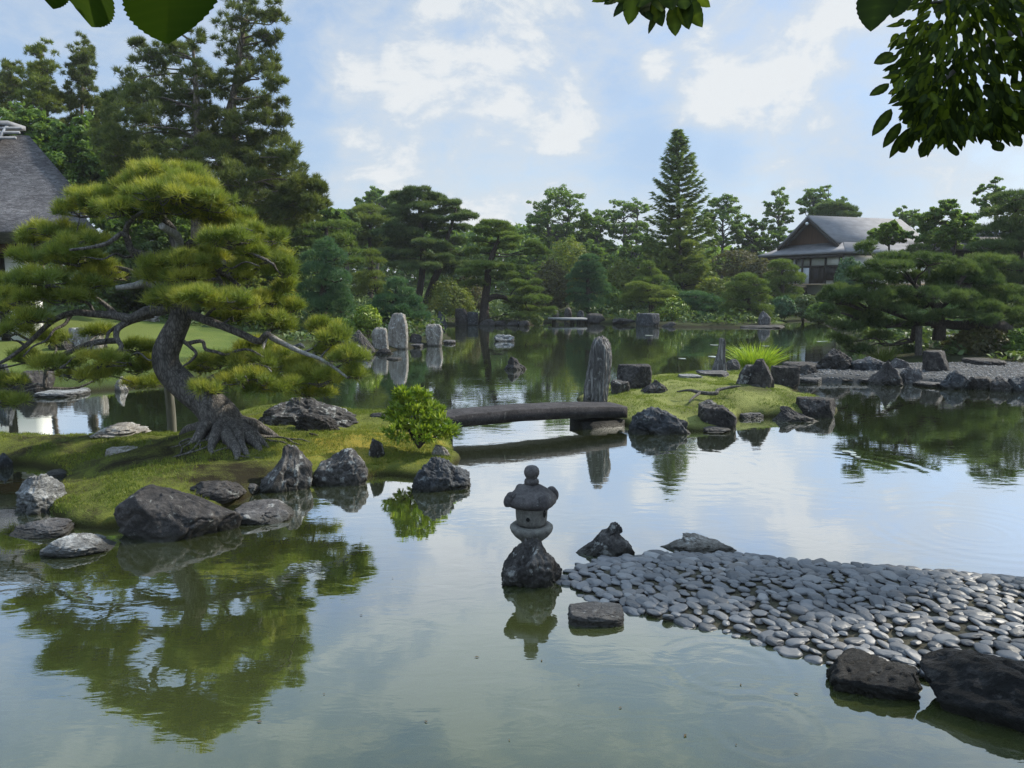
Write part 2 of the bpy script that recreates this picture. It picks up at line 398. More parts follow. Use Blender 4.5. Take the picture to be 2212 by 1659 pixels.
def smooth_poly(poly, k=4):
    q = np.vstack([poly, poly[:1]]); out = []
    n = len(poly)
    for i in range(n):
        a, b, c, d = poly[i - 1], poly[i], poly[(i + 1) % n], poly[(i + 2) % n]
        for t in np.linspace(0, 1, k, endpoint=False):
            out.append(.5 * (2 * b + (c - a) * t + (2 * a - 5 * b + 4 * c - d) * t * t + (3 * b - a - 3 * c + d) * t ** 3))
    return np.array(out)
far_shore = uvpoly([(-420, 872), (-150, 868), (0, 858), (70, 856), (200, 848), (300, 838), (430, 828), (560, 800), (640, 786), (740, 778), (790, 768), (822, 760), (890, 752), (950, 745),
                    (985, 738), (960, 716), (945, 704), (1010, 702), (1120, 704), (1180, 699), (1215, 694), (1262, 698), (1330, 700), (1380, 703), (1480, 707), (1600, 708), (1692, 704),
                    (1706, 694), (1760, 692), (1800, 712), (1850, 752), (1884, 784), (1960, 796), (2212, 800), (2700, 830)])
pond = np.vstack([far_shore, [[26, 9.0], [22, 2.2], [-26, 2.2], [-30, 10]]])
def hland(x, y):
    x = np.atleast_1d(np.asarray(x, float)); y = np.atleast_1d(np.asarray(y, float))
    s = -sdist(x, y, pond)
    slope = np.where((x < -2) & (y < 45), .10, .075); top = np.where((x < -2) & (y < 45), 1.45, 1.6)
    up = .14 * (1 - np.exp(-np.maximum(s, 0) / .3)) + np.minimum(slope * np.maximum(s, 0), top)
    dn = -.9 * (1 - np.exp(np.minimum(s, 0) / .9))
    q = np.stack([x.ravel(), y.ravel(), 0 * x.ravel()], -1)
    return (np.where(s > 0, up, dn).ravel() + (fbm(q * .35, 5, 3) - .5) * .22 * np.clip(s.ravel(), 0, 1)).reshape(x.shape)
def ground_at(u, v, lo=14.0, hi=140.0):
    for Y in np.arange(lo, hi, .25):
        p = P(u, v, Y)
        if p[2] < hland(p[0], p[1])[0]: return p
    return P(u, v, hi)
def grid_mesh(name, xs, ys, hf, mat, keep=None, smooth=True):
    X, Y = np.meshgrid(xs, ys); Z = hf(X, Y)
    V = np.stack([X.ravel(), Y.ravel(), Z.ravel()], -1); nx = len(xs)
    i = (np.arange(len(ys) - 1)[:, None] * nx + np.arange(nx - 1)[None]).ravel()
    Q = np.stack([i, i + 1, i + nx + 1, i + nx], -1)
    if keep is not None:
        k = keep(X, Y).ravel(); Q = Q[k[Q].all(1)]
        used = np.unique(Q); mp = np.zeros(len(V), int); mp[used] = np.arange(len(used)); V = V[used]; Q = mp[Q]
    g = Geo(); g.add(V, Q); return g.build(name, mat, smooth=smooth)

def ground_mat(name, cols, scale, patch=None, fine=40.0, bump=.6):
    m, N = new_mat(name)
    co = N('ShaderNodeNewGeometry').outputs['Position']
    a = N('ShaderNodeTexNoise', ins={'Vector': co, 'Scale': scale, 'Detail': 6.0, 'Roughness': .6, 'Distortion': .4}).outputs[0]
    b = N('ShaderNodeTexNoise', ins={'Vector': co, 'Scale': fine, 'Detail': 4.0, 'Roughness': .7}).outputs[0]
    f = M(N, 'ADD', M(N, 'MULTIPLY', a, .62), M(N, 'MULTIPLY', b, .38))
    if patch:
        for (x, y, r, amt) in patch:
            d = N('ShaderNodeVectorMath', operation='DISTANCE', ins={0: co, 1: (x, y, .3)}).outputs['Value']
            e = M(N, 'EXPONENT', M(N, 'MULTIPLY', M(N, 'POWER', M(N, 'DIVIDE', d, r), 2.0), -1.0))
            f = M(N, 'ADD', f, M(N, 'MULTIPLY', e, amt))
    col = ramp(N, f, cols)
    z = N('ShaderNodeSeparateXYZ', ins={0: co}).outputs[2]
    wt = N('ShaderNodeMapRange', ins={0: M(N, 'ADD', z, M(N, 'MULTIPLY', a, -.1)), 1: -.03, 2: .07, 3: 1.0, 4: 0.0}).outputs[0]
    col = mixc(N, M(N, 'MULTIPLY', wt, .85), col, (.020, .016, .009))       # bare wet earth of the bank edge
    bp = N('ShaderNodeBump', ins={'Strength': bump, 'Distance': .06, 'Height': b})
    p = N('ShaderNodeBsdfPrincipled', ins={'Base Color': col, 'Roughness': .95, 'Specular IOR Level': .1, 'Normal': bp.outputs[0]})
    N('ShaderNodeOutputMaterial', ins={0: p.outputs[0]})
    return m
xs = np.concatenate([[-175, -130, -95], np.arange(-75, 75.1, .45), [95, 130, 175]])
ys = np.concatenate([[-60, -30, -10], np.arange(-4, 112, .45), [130, 150, 175]])
m_bank = ground_mat('bank_grass', [(.34, (.018, .020, .010)), (.55, (.030, .034, .014)), (.72, (.050, .072, .020)), (.86, (.080, .115, .028)), (1.0, (.115, .145, .038))], .8,
                    [(G(200, 760)[0], 24.0, 7.0, .36), (G(440, 720)[0], 27.0, 6.0, .34), (-16.0, 24.0, 6.0, .3), (G(1320, 690)[0], 57.0, 3.2, .42), (G(1540, 690)[0], 54.0, 4.5, .36), (G(1700, 700)[0], 53.0, 2.0, .4), (22.0, 31.0, 5.0, .25)])
tag(grid_mesh('ground', xs, ys, hland, m_bank), kind='structure')

# ------------------------------------------------------------------ water
m_wat, N = new_mat('pond_water')
co = N('ShaderNodeNewGeometry').outputs['Position']
mp = N('ShaderNodeMapping', ins={0: co, 3: (.8, 1.7, 1.0)}).outputs[0]
w1 = N('ShaderNodeTexNoise', ins={'Vector': mp, 'Scale': 3.2, 'Detail': 3.0, 'Roughness': .5, 'Distortion': .6}).outputs[0]
w2 = N('ShaderNodeTexNoise', ins={'Vector': mp, 'Scale': .35, 'Detail': 3.0}).outputs[0]
w3 = N('ShaderNodeTexNoise', ins={'Vector': mp, 'Scale': 14.0, 'Detail': 2.0}).outputs[0]
calm = N('ShaderNodeMapRange', ins={0: w2, 1: .40, 2: .66, 3: .35, 4: 1.3}).outputs[0]
hgt = M(N, 'MULTIPLY', M(N, 'ADD', w1, M(N, 'MULTIPLY', w3, .10)), calm)
for (u, v, rad, k) in ((2095, 1146, .33, 42.0), (2105, 1146, .85, 30.0), (1655, 1570, .30, 40.0), (1790, 1020, 1.3, 22.0), (1500, 1010, 1.0, 24.0), (1570, 1440, .35, 40.0)):
    cpt = G(u, v)                                     # rings spreading on the surface
    d = N('ShaderNodeVectorMath', operation='DISTANCE', ins={0: co, 1: tuple(cpt)}).outputs['Value']
    env = M(N, 'EXPONENT', M(N, 'MULTIPLY', M(N, 'POWER', M(N, 'DIVIDE', M(N, 'SUBTRACT', d, rad), rad * .35), 2.0), -1.0))
    hgt = M(N, 'ADD', hgt, M(N, 'MULTIPLY', M(N, 'MULTIPLY', M(N, 'SINE', M(N, 'MULTIPLY', d, k)), env), .18))
bp = N('ShaderNodeBump', ins={'Strength': .10, 'Distance': .02, 'Height': hgt})
wc = ramp(N, w2, [(.3, (.036, .045, .014)), (.7, (.044, .054, .018))])
fc = N('ShaderNodeLayerWeight', ins={0: .5, 'Normal': bp.outputs[0]}).outputs['Facing']
fr = ramp(N, fc, [(0.0, (.06,) * 3), (.40, (.18,) * 3), (.48, (.30,) * 3), (.56, (.46,) * 3), (.72, (.80,) * 3), (.86, (.92,) * 3), (1.0, (.97,) * 3)])
df = N('ShaderNodeBsdfDiffuse', ins={0: wc}); gl = N('ShaderNodeBsdfGlossy', ins={0: (.96, .98, 1.0, 1), 'Roughness': .012, 'Normal': bp.outputs[0]})
mx = N('ShaderNodeMixShader', ins={0: fr, 1: df.outputs[0], 2: gl.outputs[0]})
N('ShaderNodeOutputMaterial', ins={0: mx.outputs[0]})
g = Geo(); g.add([[-90, -2, 0], [90, -2, 0], [90, 80, 0], [-90, 80, 0]], np.array([[0, 1, 2, 3]]))
tag(g.build('water', m_wat), kind='structure')

# ------------------------------------------------------------------ islands and spits
isl_poly = smooth_poly(uvpoly([(-420, 985), (-420, 950), (0, 950), (180, 950), (330, 948), (420, 938), (540, 890), (640, 882), (770, 898), (840, 902), (930, 905), (975, 950), (985, 1000), (950, 1035),
                               (860, 1028), (800, 1032), (690, 1042), (600, 1052), (520, 1082), (480, 1100), (380, 1125), (255, 1142), (180, 1142), (110, 1118), (75, 1080), (140, 1040), (90, 1010), (0, 1004), (-200, 1000)]), 3)
tr_base = P(478, 940, 10.9)
def h_isl(X, Y):
    s = sdist(X, Y, isl_poly)
    q = np.stack([X.ravel(), Y.ravel(), 0 * X.ravel()], -1)
    s = s + (fbm(q * 2.3, 71, 3).reshape(X.shape) - .5) * .22
    nz = (fbm(q * 1.6, 3, 4).reshape(X.shape) - .5) * .16 + (fbm(q * 8, 9, 3).reshape(X.shape) - .5) * .035
    z = np.where(s > 0, .09 * (1 - np.exp(-s / .03)) + .23 * (1 - np.exp(-s / .9)), -.6 * (1 - np.exp(s / .25)))
    d = np.hypot(X - tr_base[0], Y - tr_base[1]); z = z + .20 * np.exp(-(d / .75) ** 2) * (s > 0)
    return z + nz * np.clip(s * 3, 0, 1)
cy1 = G(750, 960, .3); cy2 = G(880, 930, .3); cy3 = G(600, 960, .3); cy4 = G(300, 970, .3); cb = G(520, 1010, .3)
m_moss = ground_mat('moss', [(.32, (.020, .017, .009)), (.41, (.050, .052, .016)), (.49, (.088, .102, .022)), (.59, (.125, .142, .026)), (.73, (.23, .185, .032))], 3.0,
                    [(cy1[0], cy1[1], .9, .17), (cy2[0], cy2[1], .8, .15), (cb[0], cb[1], .7, -.17), (tr_base[0] - .6, tr_base[1] - .8, .7, -.08), (tr_base[0] - 2.6, tr_base[1] + .6, .8, -.10), (cy4[0], cy4[1], 1.2, -.05)], 45.0)
lo, hi = isl_poly.min(0) - .4, isl_poly.max(0) + .4
tag(grid_mesh('island_ground', np.arange(max(lo[0], -12), hi[0], .05), np.arange(lo[1], hi[1], .05), h_isl, m_moss, lambda X, Y: sdist(X, Y, isl_poly) > -.4), kind='structure')

ilt_poly = smooth_poly(uvpoly([(1256, 878), (1262, 852), (1330, 836), (1440, 818), (1520, 812), (1590, 800), (1690, 815), (1720, 840), (1712, 855), (1790, 872), (1800, 892), (1720, 902), (1640, 900), (1590, 905), (1580, 925), (1500, 932),
                               (1400, 930), (1352, 918)]), 3)
def h_ilt(X, Y):
    s = sdist(X, Y, ilt_poly); q = np.stack([X.ravel(), Y.ravel(), 0 * X.ravel()], -1)
    s = s + (fbm(q * 2.3, 73, 3).reshape(X.shape) - .5) * .22
    nz = (fbm(q * 1.6, 13, 4).reshape(X.shape) - .5) * .14 + (fbm(q * 8, 19, 3).reshape(X.shape) - .5) * .03
    z = np.where(s > 0, .08 * (1 - np.exp(-s / .05)) + .24 * (1 - np.exp(-s / .7)), -.6 * (1 - np.exp(s / .25)))
    c = G(1600, 850, .35); z = z + .16 * np.exp(-(np.hypot(X - c[0], (Y - c[1]) * .8) / 1.0) ** 2) * (s > 0)
    return z + nz * np.clip(s * 3, 0, 1)
m_turf = ground_mat('islet_turf', [(.25, (.045, .045, .02)), (.38, (.10, .11, .034)), (.52, (.165, .18, .055)), (.7, (.21, .215, .075))], 1.6, [(G(1640, 875)[0], G(1640, 875)[1], .8, -.16), (G(1500, 905)[0], G(1500, 905)[1], .5, -.1)], 45.0)
lo, hi = ilt_poly.min(0) - .4, ilt_poly.max(0) + .4
tag(grid_mesh('islet_ground', np.arange(lo[0], hi[0], .06), np.arange(lo[1], hi[1], .06), h_ilt, m_turf, lambda X, Y: sdist(X, Y, ilt_poly) > -.4), kind='structure')

cwy_poly = uvpoly([(1660, 808), (1700, 793), (1800, 792), (1890, 793), (2000, 794), (2212, 789), (2700, 806), (2700, 868), (2212, 841), (2050, 836), (1960, 828), (1800, 826), (1710, 824)])
def h_cwy(X, Y):
    s = sdist(X, Y, cwy_poly); q = np.stack([X.ravel(), Y.ravel(), 0 * X.ravel()], -1)
    return np.where(s > 0, .02 + .17 * (1 - np.exp(-s / .12)), -.6 * (1 - np.exp(s / .2))) + (fbm(q * 9, 31, 3).reshape(X.shape) - .5) * .05 * np.clip(s * 3, 0, 1)
m_grav = plain_mat('gravel', (.016, .017, .018), (.052, .054, .056), 26.0, .9, bump=.8)
lo, hi = cwy_poly.min(0) - .3, cwy_poly.max(0) + .3
tag(grid_mesh('gravel_path', np.arange(lo[0], hi[0], .1), np.arange(lo[1], hi[1], .1), h_cwy, m_grav, lambda X, Y: sdist(X, Y, cwy_poly) > -.2), kind='structure')

cob_poly = uvpoly([(1208, 1258), (1228, 1228), (1290, 1208), (1370, 1203), (1420, 1196), (1600, 1200), (1700, 1212), (1800, 1220), (1950, 1232), (2100, 1246), (2212, 1256), (2450, 1280), (2500, 1560), (2300, 1535), (2130, 1508), (2000, 1470),
                   (1900, 1445), (1790, 1440), (1740, 1425), (1650, 1392), (1560, 1362), (1440, 1345), (1350, 1318), (1250, 1284)])
def h_cob(X, Y):
    s = sdist(X, Y, cob_poly); q = np.stack([X.ravel(), Y.ravel(), 0 * X.ravel()], -1)
    far = np.clip((X - .6) / 3.0, 0, 1)
    return np.where(s > 0, -.005 + (.05 + .11 * far) * (1 - np.exp(-s / .35)), -.35 * (1 - np.exp(s / .2)) - .005) + (fbm(q * 7, 41, 3).reshape(X.shape) - .5) * .03 * np.clip(s * 3, 0, 1)
m_bed = plain_mat('spit_bed', (.022, .020, .014), (.075, .068, .042), 18.0, .9, bump=.8)
lo, hi = cob_poly.min(0) - .3, cob_poly.max(0) + .3
tag(grid_mesh('spit_ground', np.arange(lo[0], hi[0], .04), np.arange(lo[1], hi[1], .04), h_cob, m_bed, lambda X, Y: sdist(X, Y, cob_poly) > -.22), kind='structure')

def hit(u, v, lo=3.5, hi=75.0):                       # first surface seen at (u, v): water, island, path or bank
    Y = np.concatenate([np.arange(lo, 20, .05), np.arange(20, hi, .15)]); d = ray(u, v); t = Y / d[1]
    x = d[0] * t; z = HC + d[2] * t; X_ = x[:, None]; Y_ = Y[:, None]
    hh = np.maximum.reduce([h_isl(X_, Y_)[:, 0], h_ilt(X_, Y_)[:, 0], h_cwy(X_, Y_)[:, 0], hland(x, Y), 0 * x])
    k = np.argmax(z <= hh) if (z <= hh).any() else len(Y) - 1
    return np.array([x[k], Y[k], hh[k]])

# ------------------------------------------------------------------ rocks
SH = 'rocks on the shore of the pine island'; CW = 'rocks edging the gravel path'
def rock_shape(seed, p=2.4, ncut=9, cut=(.62, .92), noise=.13, ns=1.5, fine=.03, strata=0.0, level=5, flat_top=None):
    rng = np.random.default_rng(seed); d, Fc = ico(level)
    r = 1 / (np.abs(d) ** p).sum(1) ** (1 / p)
    for _ in range(ncut):
        n = unit(rng.normal(0, 1, 3)); k = d @ n; off = rng.uniform(*cut)
        r = np.where(k > .05, np.minimum(r, off / np.maximum(k, .05)), r)
    if flat_top: r = np.where(d[:, 2] > .02, np.minimum(r, flat_top / np.maximum(d[:, 2], .02)), r)
    V = d * r[:, None]; so = seed * 1.37
    V = V + d * ((fbm(V * ns + so, seed, 4) - .5) * 2 * noise)[:, None]
    rid = 1 - np.abs(fbm(V * ns * 2.4 + so, seed + 5, 4) * 2 - 1); V = V + d * ((rid - .75) * fine * 3)[:, None]
    V = V + d * ((fbm(V * 7 + so, seed + 9, 4) - .5) * 2.6 * fine)[:, None]
    cr = np.abs(fbm(V * 2.1 + so * 2, seed + 21, 3) - .5); V = V - d * (np.clip(.035 - cr, 0, .035) * 2.2)[:, None]
    if strata:
        q = np.stack([V[:, 0] * .5, V[:, 1] * .5, V[:, 2] * 6 + V[:, 0] * 1.2 * (rng.random() - .5)], -1)
        st = fbm(q + so, seed + 3, 3); V[:, :2] *= (1 + (st - .5) * 2 * strata)[:, None]
    lo, hi = V.min(0), V.max(0)
    return (V - (lo + hi) / 2) / ((hi - lo) / 2), Fc
STY = dict(
    boulder=dict(p=2.7, ncut=13, cut=(.58, .88), noise=.12, fine=.04), round=dict(p=2.6, ncut=8, cut=(.68, .92), noise=.11, fine=.035),
    angular=dict(p=3.2, ncut=18, cut=(.55, .88), noise=.09, fine=.045, strata=.03), wedge=dict(p=3.2, ncut=16, cut=(.52, .82), noise=.07, fine=.03),
    flat=dict(p=2.8, ncut=5, cut=(.75, .95), noise=.07, flat_top=.62), slab=dict(p=4.5, ncut=5, cut=(.8, 1.0), noise=.05, flat_top=.6, strata=.05),
    layer=dict(p=3.0, ncut=7, cut=(.65, .9), noise=.09, strata=.16, fine=.04), block=dict(p=6.0, ncut=6, cut=(.8, 1.05), noise=.06, fine=.03, flat_top=.8),
    crag=dict(p=2.3, ncut=8, cut=(.6, .9), noise=.26, ns=2.0, fine=.06), pillar=dict(p=7.0, ncut=5, cut=(.9, 1.15), noise=.07, fine=.05, ns=2.2),
)
_rs = [100]
def rock(u0, u1, vt, vb, style, mat, label, name='rock', cat='rock', group=None, dep=.8, zb=0.0, prof=None, sink=.7, yaw=None, level=6, seed=None, D=None, lean=0.0, thick=.42):
    _rs[0] += 1; sd = seed or _rs[0]; rng = np.random.default_rng(sd * 7)
    uc = (u0 + u1) / 2; front = hit(uc, vb) if D is None else P(uc, vb, D); zb = front[2]
    if group == CW: vt -= (vb - vt) * .12; u0 -= 3; u1 += 3
    if group == SH: m_ = (u1 - u0) * .05; u0, u1, vt = u0 - m_, u1 + m_, vt - (vb - vt) * .06
    w = (u1 - u0) / F * front[1]; dpt = w * dep; Yc = front[1] + dpt * .5
    w = (u1 - u0) / F * (Yc - dpt * .15)
    c = P(uc, vb, Yc); zt = P(uc, vt, Yc)[2]
    zbase = front[2]
    h = max(zt - zbase, .03)
    if style in ('flat', 'slab', 'layer') and D is None and not prof:
        h = max(.03, (vb - vt) * thick / F * front[1]); back = G(uc, vt, zb + h); dpt = float(np.clip(back[1] - front[1], .45 * w, 1.4 * w)); Yc = front[1] + dpt / 2; c = P(uc, vb, Yc); w = (u1 - u0) / F * Yc
    sk = h * sink + .03
    V, Fc = rock_shape(sd, level=level, **STY[style])
    if prof:                                          # outline of the stone, (height, left, right) in half widths
        t = np.clip((V[:, 2] * .5 + .5) * (h + sk) / h - sk / h, 0, 1)
        l = np.interp(t, [q[0] for q in prof], [q[1] for q in prof]); r = np.interp(t, [q[0] for q in prof], [q[2] for q in prof])
        mid_ = (l + r) / 2; hw_ = np.maximum((r - l) / 2, .5); l, r = mid_ - hw_, mid_ + hw_
        V[:, 0] = (l + r) / 2 + V[:, 0] * (r - l) / 2; V[:, 1] *= np.clip((r - l) / 2 + .25, .3, 1)
    V = V * np.array([w / 2, dpt / 2, (h + sk) / 2])
    V[:, 0] += V[:, 2] * lean
    if yaw: V[:, :2] = V[:, :2] @ np.array([[math.cos(yaw), math.sin(yaw)], [-math.sin(yaw), math.cos(yaw)]])
    V[:, 2] += (h - sk) / 2
    g = Geo(); g.add(V, Fc)
    o = g.build(name, MR[mat], smooth=True, loc=None)
    o.location = (c[0], Yc, zbase)
    return tag(o, label, cat, group)
rock(42, 138, 1028, 1114, 'crag', 'vein', 'white veined rock standing at the left front corner of the pine island', group=SH, dep=1.0, prof=[(0, -1, .95), (.5, -.9, .8), (1, -.45, .35)])
rock(38, 168, 1110, 1168, 'layer', 'grey', 'smooth grey lined rock in the water just below the white veined rock', group=SH, dep=.7, level=6)
rock(100, 242, 1154, 1208, 'layer', 'vein', 'pale streaky slab, frontmost stone in the water at the far left', group=SH, dep=.8, level=6, seed=31, prof=[(0, -1, 1), (.6, -.8, .85), (1, -.55, .3)])
rock(245, 520, 1055, 1172, 'wedge', 'dark', 'largest dark angular boulder on the front shore of the pine island', group=SH, dep=.62, level=6, seed=12, prof=[(0, -1, .98), (.35, -.88, .98), (.65, -.76, .8), (.9, -.62, .45), (1, -.5, .3)])
rock(395, 525, 1040, 1086, 'round', 'dark', 'low rounded dark rock half hidden behind the largest angular boulder', group=SH, dep=.8)
rock(514, 631, 1078, 1136, 'flat', 'grey', 'flat oval grey stone lying by itself in the water right of the largest boulder', group=SH, dep=.75, name='flat_stone', cat='stone', sink=.5)
rock(520, 556, 1046, 1062, 'round', 'lich', 'small pale topped stone between the pyramid rock and the dark boulders', group=SH)
rock(555, 677, 966, 1068, 'boulder', 'lich', 'pyramid shaped dark rock with a pale lichen crest beside the yellow moss', group=SH, dep=.8, prof=[(0, -1, .97), (.5, -.55, .93), (.85, -.2, .55), (1, 0, .3)], seed=21)
rock(679, 799, 972, 1052, 'round', 'lich', 'rounded dark rock with white specks in front of the yellow moss', group=SH, dep=.8, prof=[(0, -1, .95), (.6, -.82, 1), (1, -.5, .75)])
rock(796, 831, 949, 990, 'boulder', 'lich', 'small upright dark stone left of the bright green shrub', group=SH, prof=[(0, -1, 1), (.6, -.95, .85), (1, -.75, .5)], D=10.35)
rock(893, 978, 990, 1066, 'crag', 'blue', 'craggy bluish grey rock below the bright green shrub', group=SH, level=6, seed=44)
rock(925, 1016, 997, 1060, 'crag', 'blue', 'rounded dark rock in the water at the right tip of the pine island', group=SH, level=6)
rock(932, 976, 962, 1004, 'layer', 'pale', 'split brownish upright rock under the right side of the bright green shrub', group=SH, prof=[(0, -.8, 1), (.7, -1, .7), (1, -.95, .3)], D=10.6)
rock(560, 775, 862, 925, 'crag', 'lich', 'long weathered rock ledge behind the roots of the big pine', group=SH, dep=.5, level=6, D=11.9, prof=[(0, -1, 1), (.5, -.9, .75), (1, -.5, .2)], name='rock_ledge', seed=9)
rock(640, 730, 895, 930, 'crag', 'dark', 'dark low rock in front of the weathered rock ledge', group=SH, dep=.7, D=11.5)
rock(-6, 24, 980, 1014, 'boulder', 'blue', 'grey rock cut by the left edge of the photo at the shaded bank', group=SH)
rock(105, 160, 1012, 1032, 'flat', 'blue', 'low dark slab in the shaded inlet behind the white veined rock', group=SH)
rock(196, 238, 1090, 1118, 'boulder', 'pale', 'small pale stone sunk in the moss behind the largest boulder', group=SH, D=8.3)
rock(212, 248, 1112, 1134, 'boulder', 'pale', 'tiny tan stone at the waterline left of the largest boulder', group=SH, D=7.85)
rock(235, 298, 968, 995, 'flat', 'pale', 'flat grey stone lying flush in the moss left of the pine roots', group=SH, D=10.3, sink=.8)
rock(204, 313, 906, 946, 'layer', 'pale', 'tan layered slab rising from the water behind the pine island', dep=.7, name='flat_stone', cat='stone')
rock(801, 852, 892, 906, 'boulder', 'dark', 'small dark stone at the water behind the yellow moss', group=SH)
LB = 'rocks along the left bank'
rock(32, 112, 800, 856, 'block', 'dark', 'dark square boulder with a pale flat top on the left bank', group=LB, level=5)
rock(84, 187, 836, 860, 'flat', 'vein', 'long flat whitish stone at the waterline of the left bank', group=LB, dep=.6)
rock(245, 279, 812, 847, 'boulder', 'pale', 'small cone shaped grey stone beside the bright grass tufts', group=LB, prof=[(0, -1, 1), (.6, -.6, .8), (1, -.1, .5)])
rock(-12, 34, 784, 852, 'boulder', 'blue', 'bluish upright boulder at the left edge of the photo', group=LB)
def lrock(u0, u1, vt, vb, *a, **k):
    return rock(u0, u1, vt, vb, *a, D=ground_at((u0 + u1) / 2, vb)[1], **k)
lrock(150, 224, 706, 756, 'block', 'pale', 'pale grey upright rock on the grass slope behind the big pine', group=LB, dep=.5)
lrock(108, 160, 725, 762, 'crag', 'dark', 'dark bluish low rock left of the pale upright rock on the slope', group=LB)
lrock(212, 232, 738, 752, 'boulder', 'dark', 'small dark stone right of the pale upright rock on the slope', group=LB)
lrock(272, 342, 680, 694, 'slab', 'pale', 'pale flat slab at the top of the grass slope', group=LB, dep=.5, name='flat_stone', cat='stone')
lrock(628, 660, 740, 756, 'boulder', 'blue', 'bluish stone on the bank beneath the round bluish pine', group=LB)
MS = 'stones of the middle shore'
rock(758, 812, 712, 763, 'boulder', 'dark', 'dark leaning rock left of the pale standing stones', group=MS, prof=[(0, -.9, 1), (.6, -1, .5), (1, -.7, .05)])
rock(803, 840, 706, 758, 'pillar', 'pale', 'pale broad slab standing just left of the tallest pale stone', group=MS, dep=.6, prof=[(0, -.85, 1), (.7, -1, .9), (1, -.7, .95)])
rock(838, 882, 675, 753, 'pillar', 'pale', 'tallest pale standing stone on the middle shore', group=MS, dep=.7, name='standing_stone', cat='standing stone', prof=[(0, -1, 1), (.6, -.95, 1), (1, -.6, .88)])
rock(919, 958, 699, 748, 'pillar', 'pale', 'short pale blocky stone standing right of the tallest pale stone', group=MS, dep=.7, name='standing_stone', cat='standing stone', prof=[(0, -.8, .8), (.6, -1, 1), (1, -.95, .85)])
rock(882, 912, 720, 742, 'round', 'dark', 'dark rock between the two pale standing stones', group=MS)
rock(878, 915, 737, 751, 'slab', 'grey', 'flat ledge stone at the foot of the tallest pale stone', group=MS)
rock(955, 984, 727, 743, 'flat', 'grey', 'flat grey stone right of the short pale blocky stone', group=MS)
rock(760, 783, 744, 772, 'boulder', 'vein', 'white blotched stone at the left end of the middle shore', group=MS)
rock(769, 804, 755, 777, 'crag', 'vein', 'white and black blotched rock in the water before the dark leaning rock', group=MS)
rock(836, 868, 770, 779, 'flat', 'dark', 'thin dark stone barely above the water before the tallest pale stone', group=MS)
rock(811, 849, 752, 766, 'crag', 'dark', 'low dark rubble stone at the foot of the pale broad slab', group=MS)
FS = 'rocks of the far shore'
rock(941, 967, 672, 704, 'boulder', 'blue', 'dark pointed rock at the left of the far dark shore group', group=FS, prof=[(0, -1, 1), (.6, -.7, .7), (1, -.2, .25)], level=4)
rock(983, 1010, 666, 703, 'block', 'dark', 'dark tall rock in the middle of the far dark shore group', group=FS, level=4)
rock(1008, 1034, 673, 703, 'block', 'blue', 'dark squarish rock touching the leaning trunk at the far shore', group=FS, level=4)
rock(914, 946, 689, 703, 'round', 'grey', 'low brownish rock left of the dark pointed far rock', group=FS, level=4)
for k, (a, b, t, q, lb) in enumerate([(1034, 1070, 689, 704, 'low dark rock at the foot of the far leaning pine'), (1066, 1098, 692, 704, 'low rounded rock right of the far leaning pine'), (1094, 1124, 690, 704, 'low grey rock before the spreading pine boughs'),
                                      (1120, 1144, 692, 705, 'dark stone at the right end of the leaning pine shore'), (1262, 1314, 676, 699, 'dark humped rock right of the far plank bridge'), (1322, 1376, 686, 701, 'low dark rock before the grassy far mound'),
                                      (1425, 1462, 695, 706, 'low dark rock right of the big square far rock'), (1592, 1700, 700, 710, 'long flat rock in the water at the far right shore')]):
    rock(a, b, t, q, 'flat' if k == 7 else 'boulder', 'dark' if k != 2 else 'grey', lb, group=FS, level=4)
rock(1375, 1424, 676, 705, 'block', 'blue', 'big square bluish rock under the small two tier pine', group=FS, level=5)
rock(1634, 1664, 671, 706, 'boulder', 'grey', 'pale edged boulder beside the domed far pine', group=FS, level=4, prof=[(0, -1, 1), (.6, -.7, .8), (1, -.5, -.1)])
rock(1218, 1236, 664, 692, 'round', 'grey', 'grey upright stone behind the far plank bridge', group=FS, level=4)
rock(1192, 1207, 667, 690, 'round', 'grey', 'small grey stone at the left end of the far plank bridge', group=FS, level=4)
rock(1245, 1262, 670, 697, 'round', 'blue', 'rounded bluish post stone at the right end of the far plank bridge', group=FS, level=4)
rock(1066, 1112, 722, 738, 'crag', 'vein', 'flat whitish rock alone on the open water in the distance', name='rock', dep=.7)
rock(1082, 1144, 770, 801, 'boulder', 'dark', 'dark pointed rock with a white cap alone on the open water', dep=.7, prof=[(0, -1, 1), (.45, -.5, .4), (1, -.15, .15)])
IS = 'rocks around the grassy islet'
rock(1257, 1321, 723, 868, 'pillar', 'post', 'tall weathered standing stone at the end of the stone bridge', name='standing_stone', cat='standing stone', D=14.85, dep=.75, level=6, seed=3,
     prof=[(0, -.95, .72), (.25, -.85, .82), (.6, -.55, .98), (.85, -.42, 1.0), (.94, -.30, .9), (1, -.05, .7)], sink=.2)
rock(1333, 1406, 787, 841, 'block', 'dark', 'dark square block with a pale flat top right of the tall standing stone', group=IS, level=6, seed=7)
rock(1318, 1361, 820, 851, 'round', 'lich', 'small round rock between the tall standing stone and the square block', group=IS)
rock(1383, 1443, 819, 851, 'boulder', 'dark', 'low pointed dark rock right of the square block', group=IS, prof=[(0, -1, 1), (.6, -.6, .8), (1, -.3, .1)])
rock(1351, 1502, 878, 940, 'crag', 'blue', 'long craggy bluish rock at the right end of the stone bridge', group=IS, dep=.55, level=6, seed=17, prof=[(0, -1, 1), (.6, -.9, .85), (1, -.75, .35)])
rock(1503, 1562, 863, 884, 'layer', 'lich', 'low flaky rock on the turf behind the squarish islet rock', group=IS, D=14.4)
rock(1509, 1588, 876, 926, 'block', 'dark', 'squarish brown rock with a mossy side at the front of the islet', group=IS, level=6)
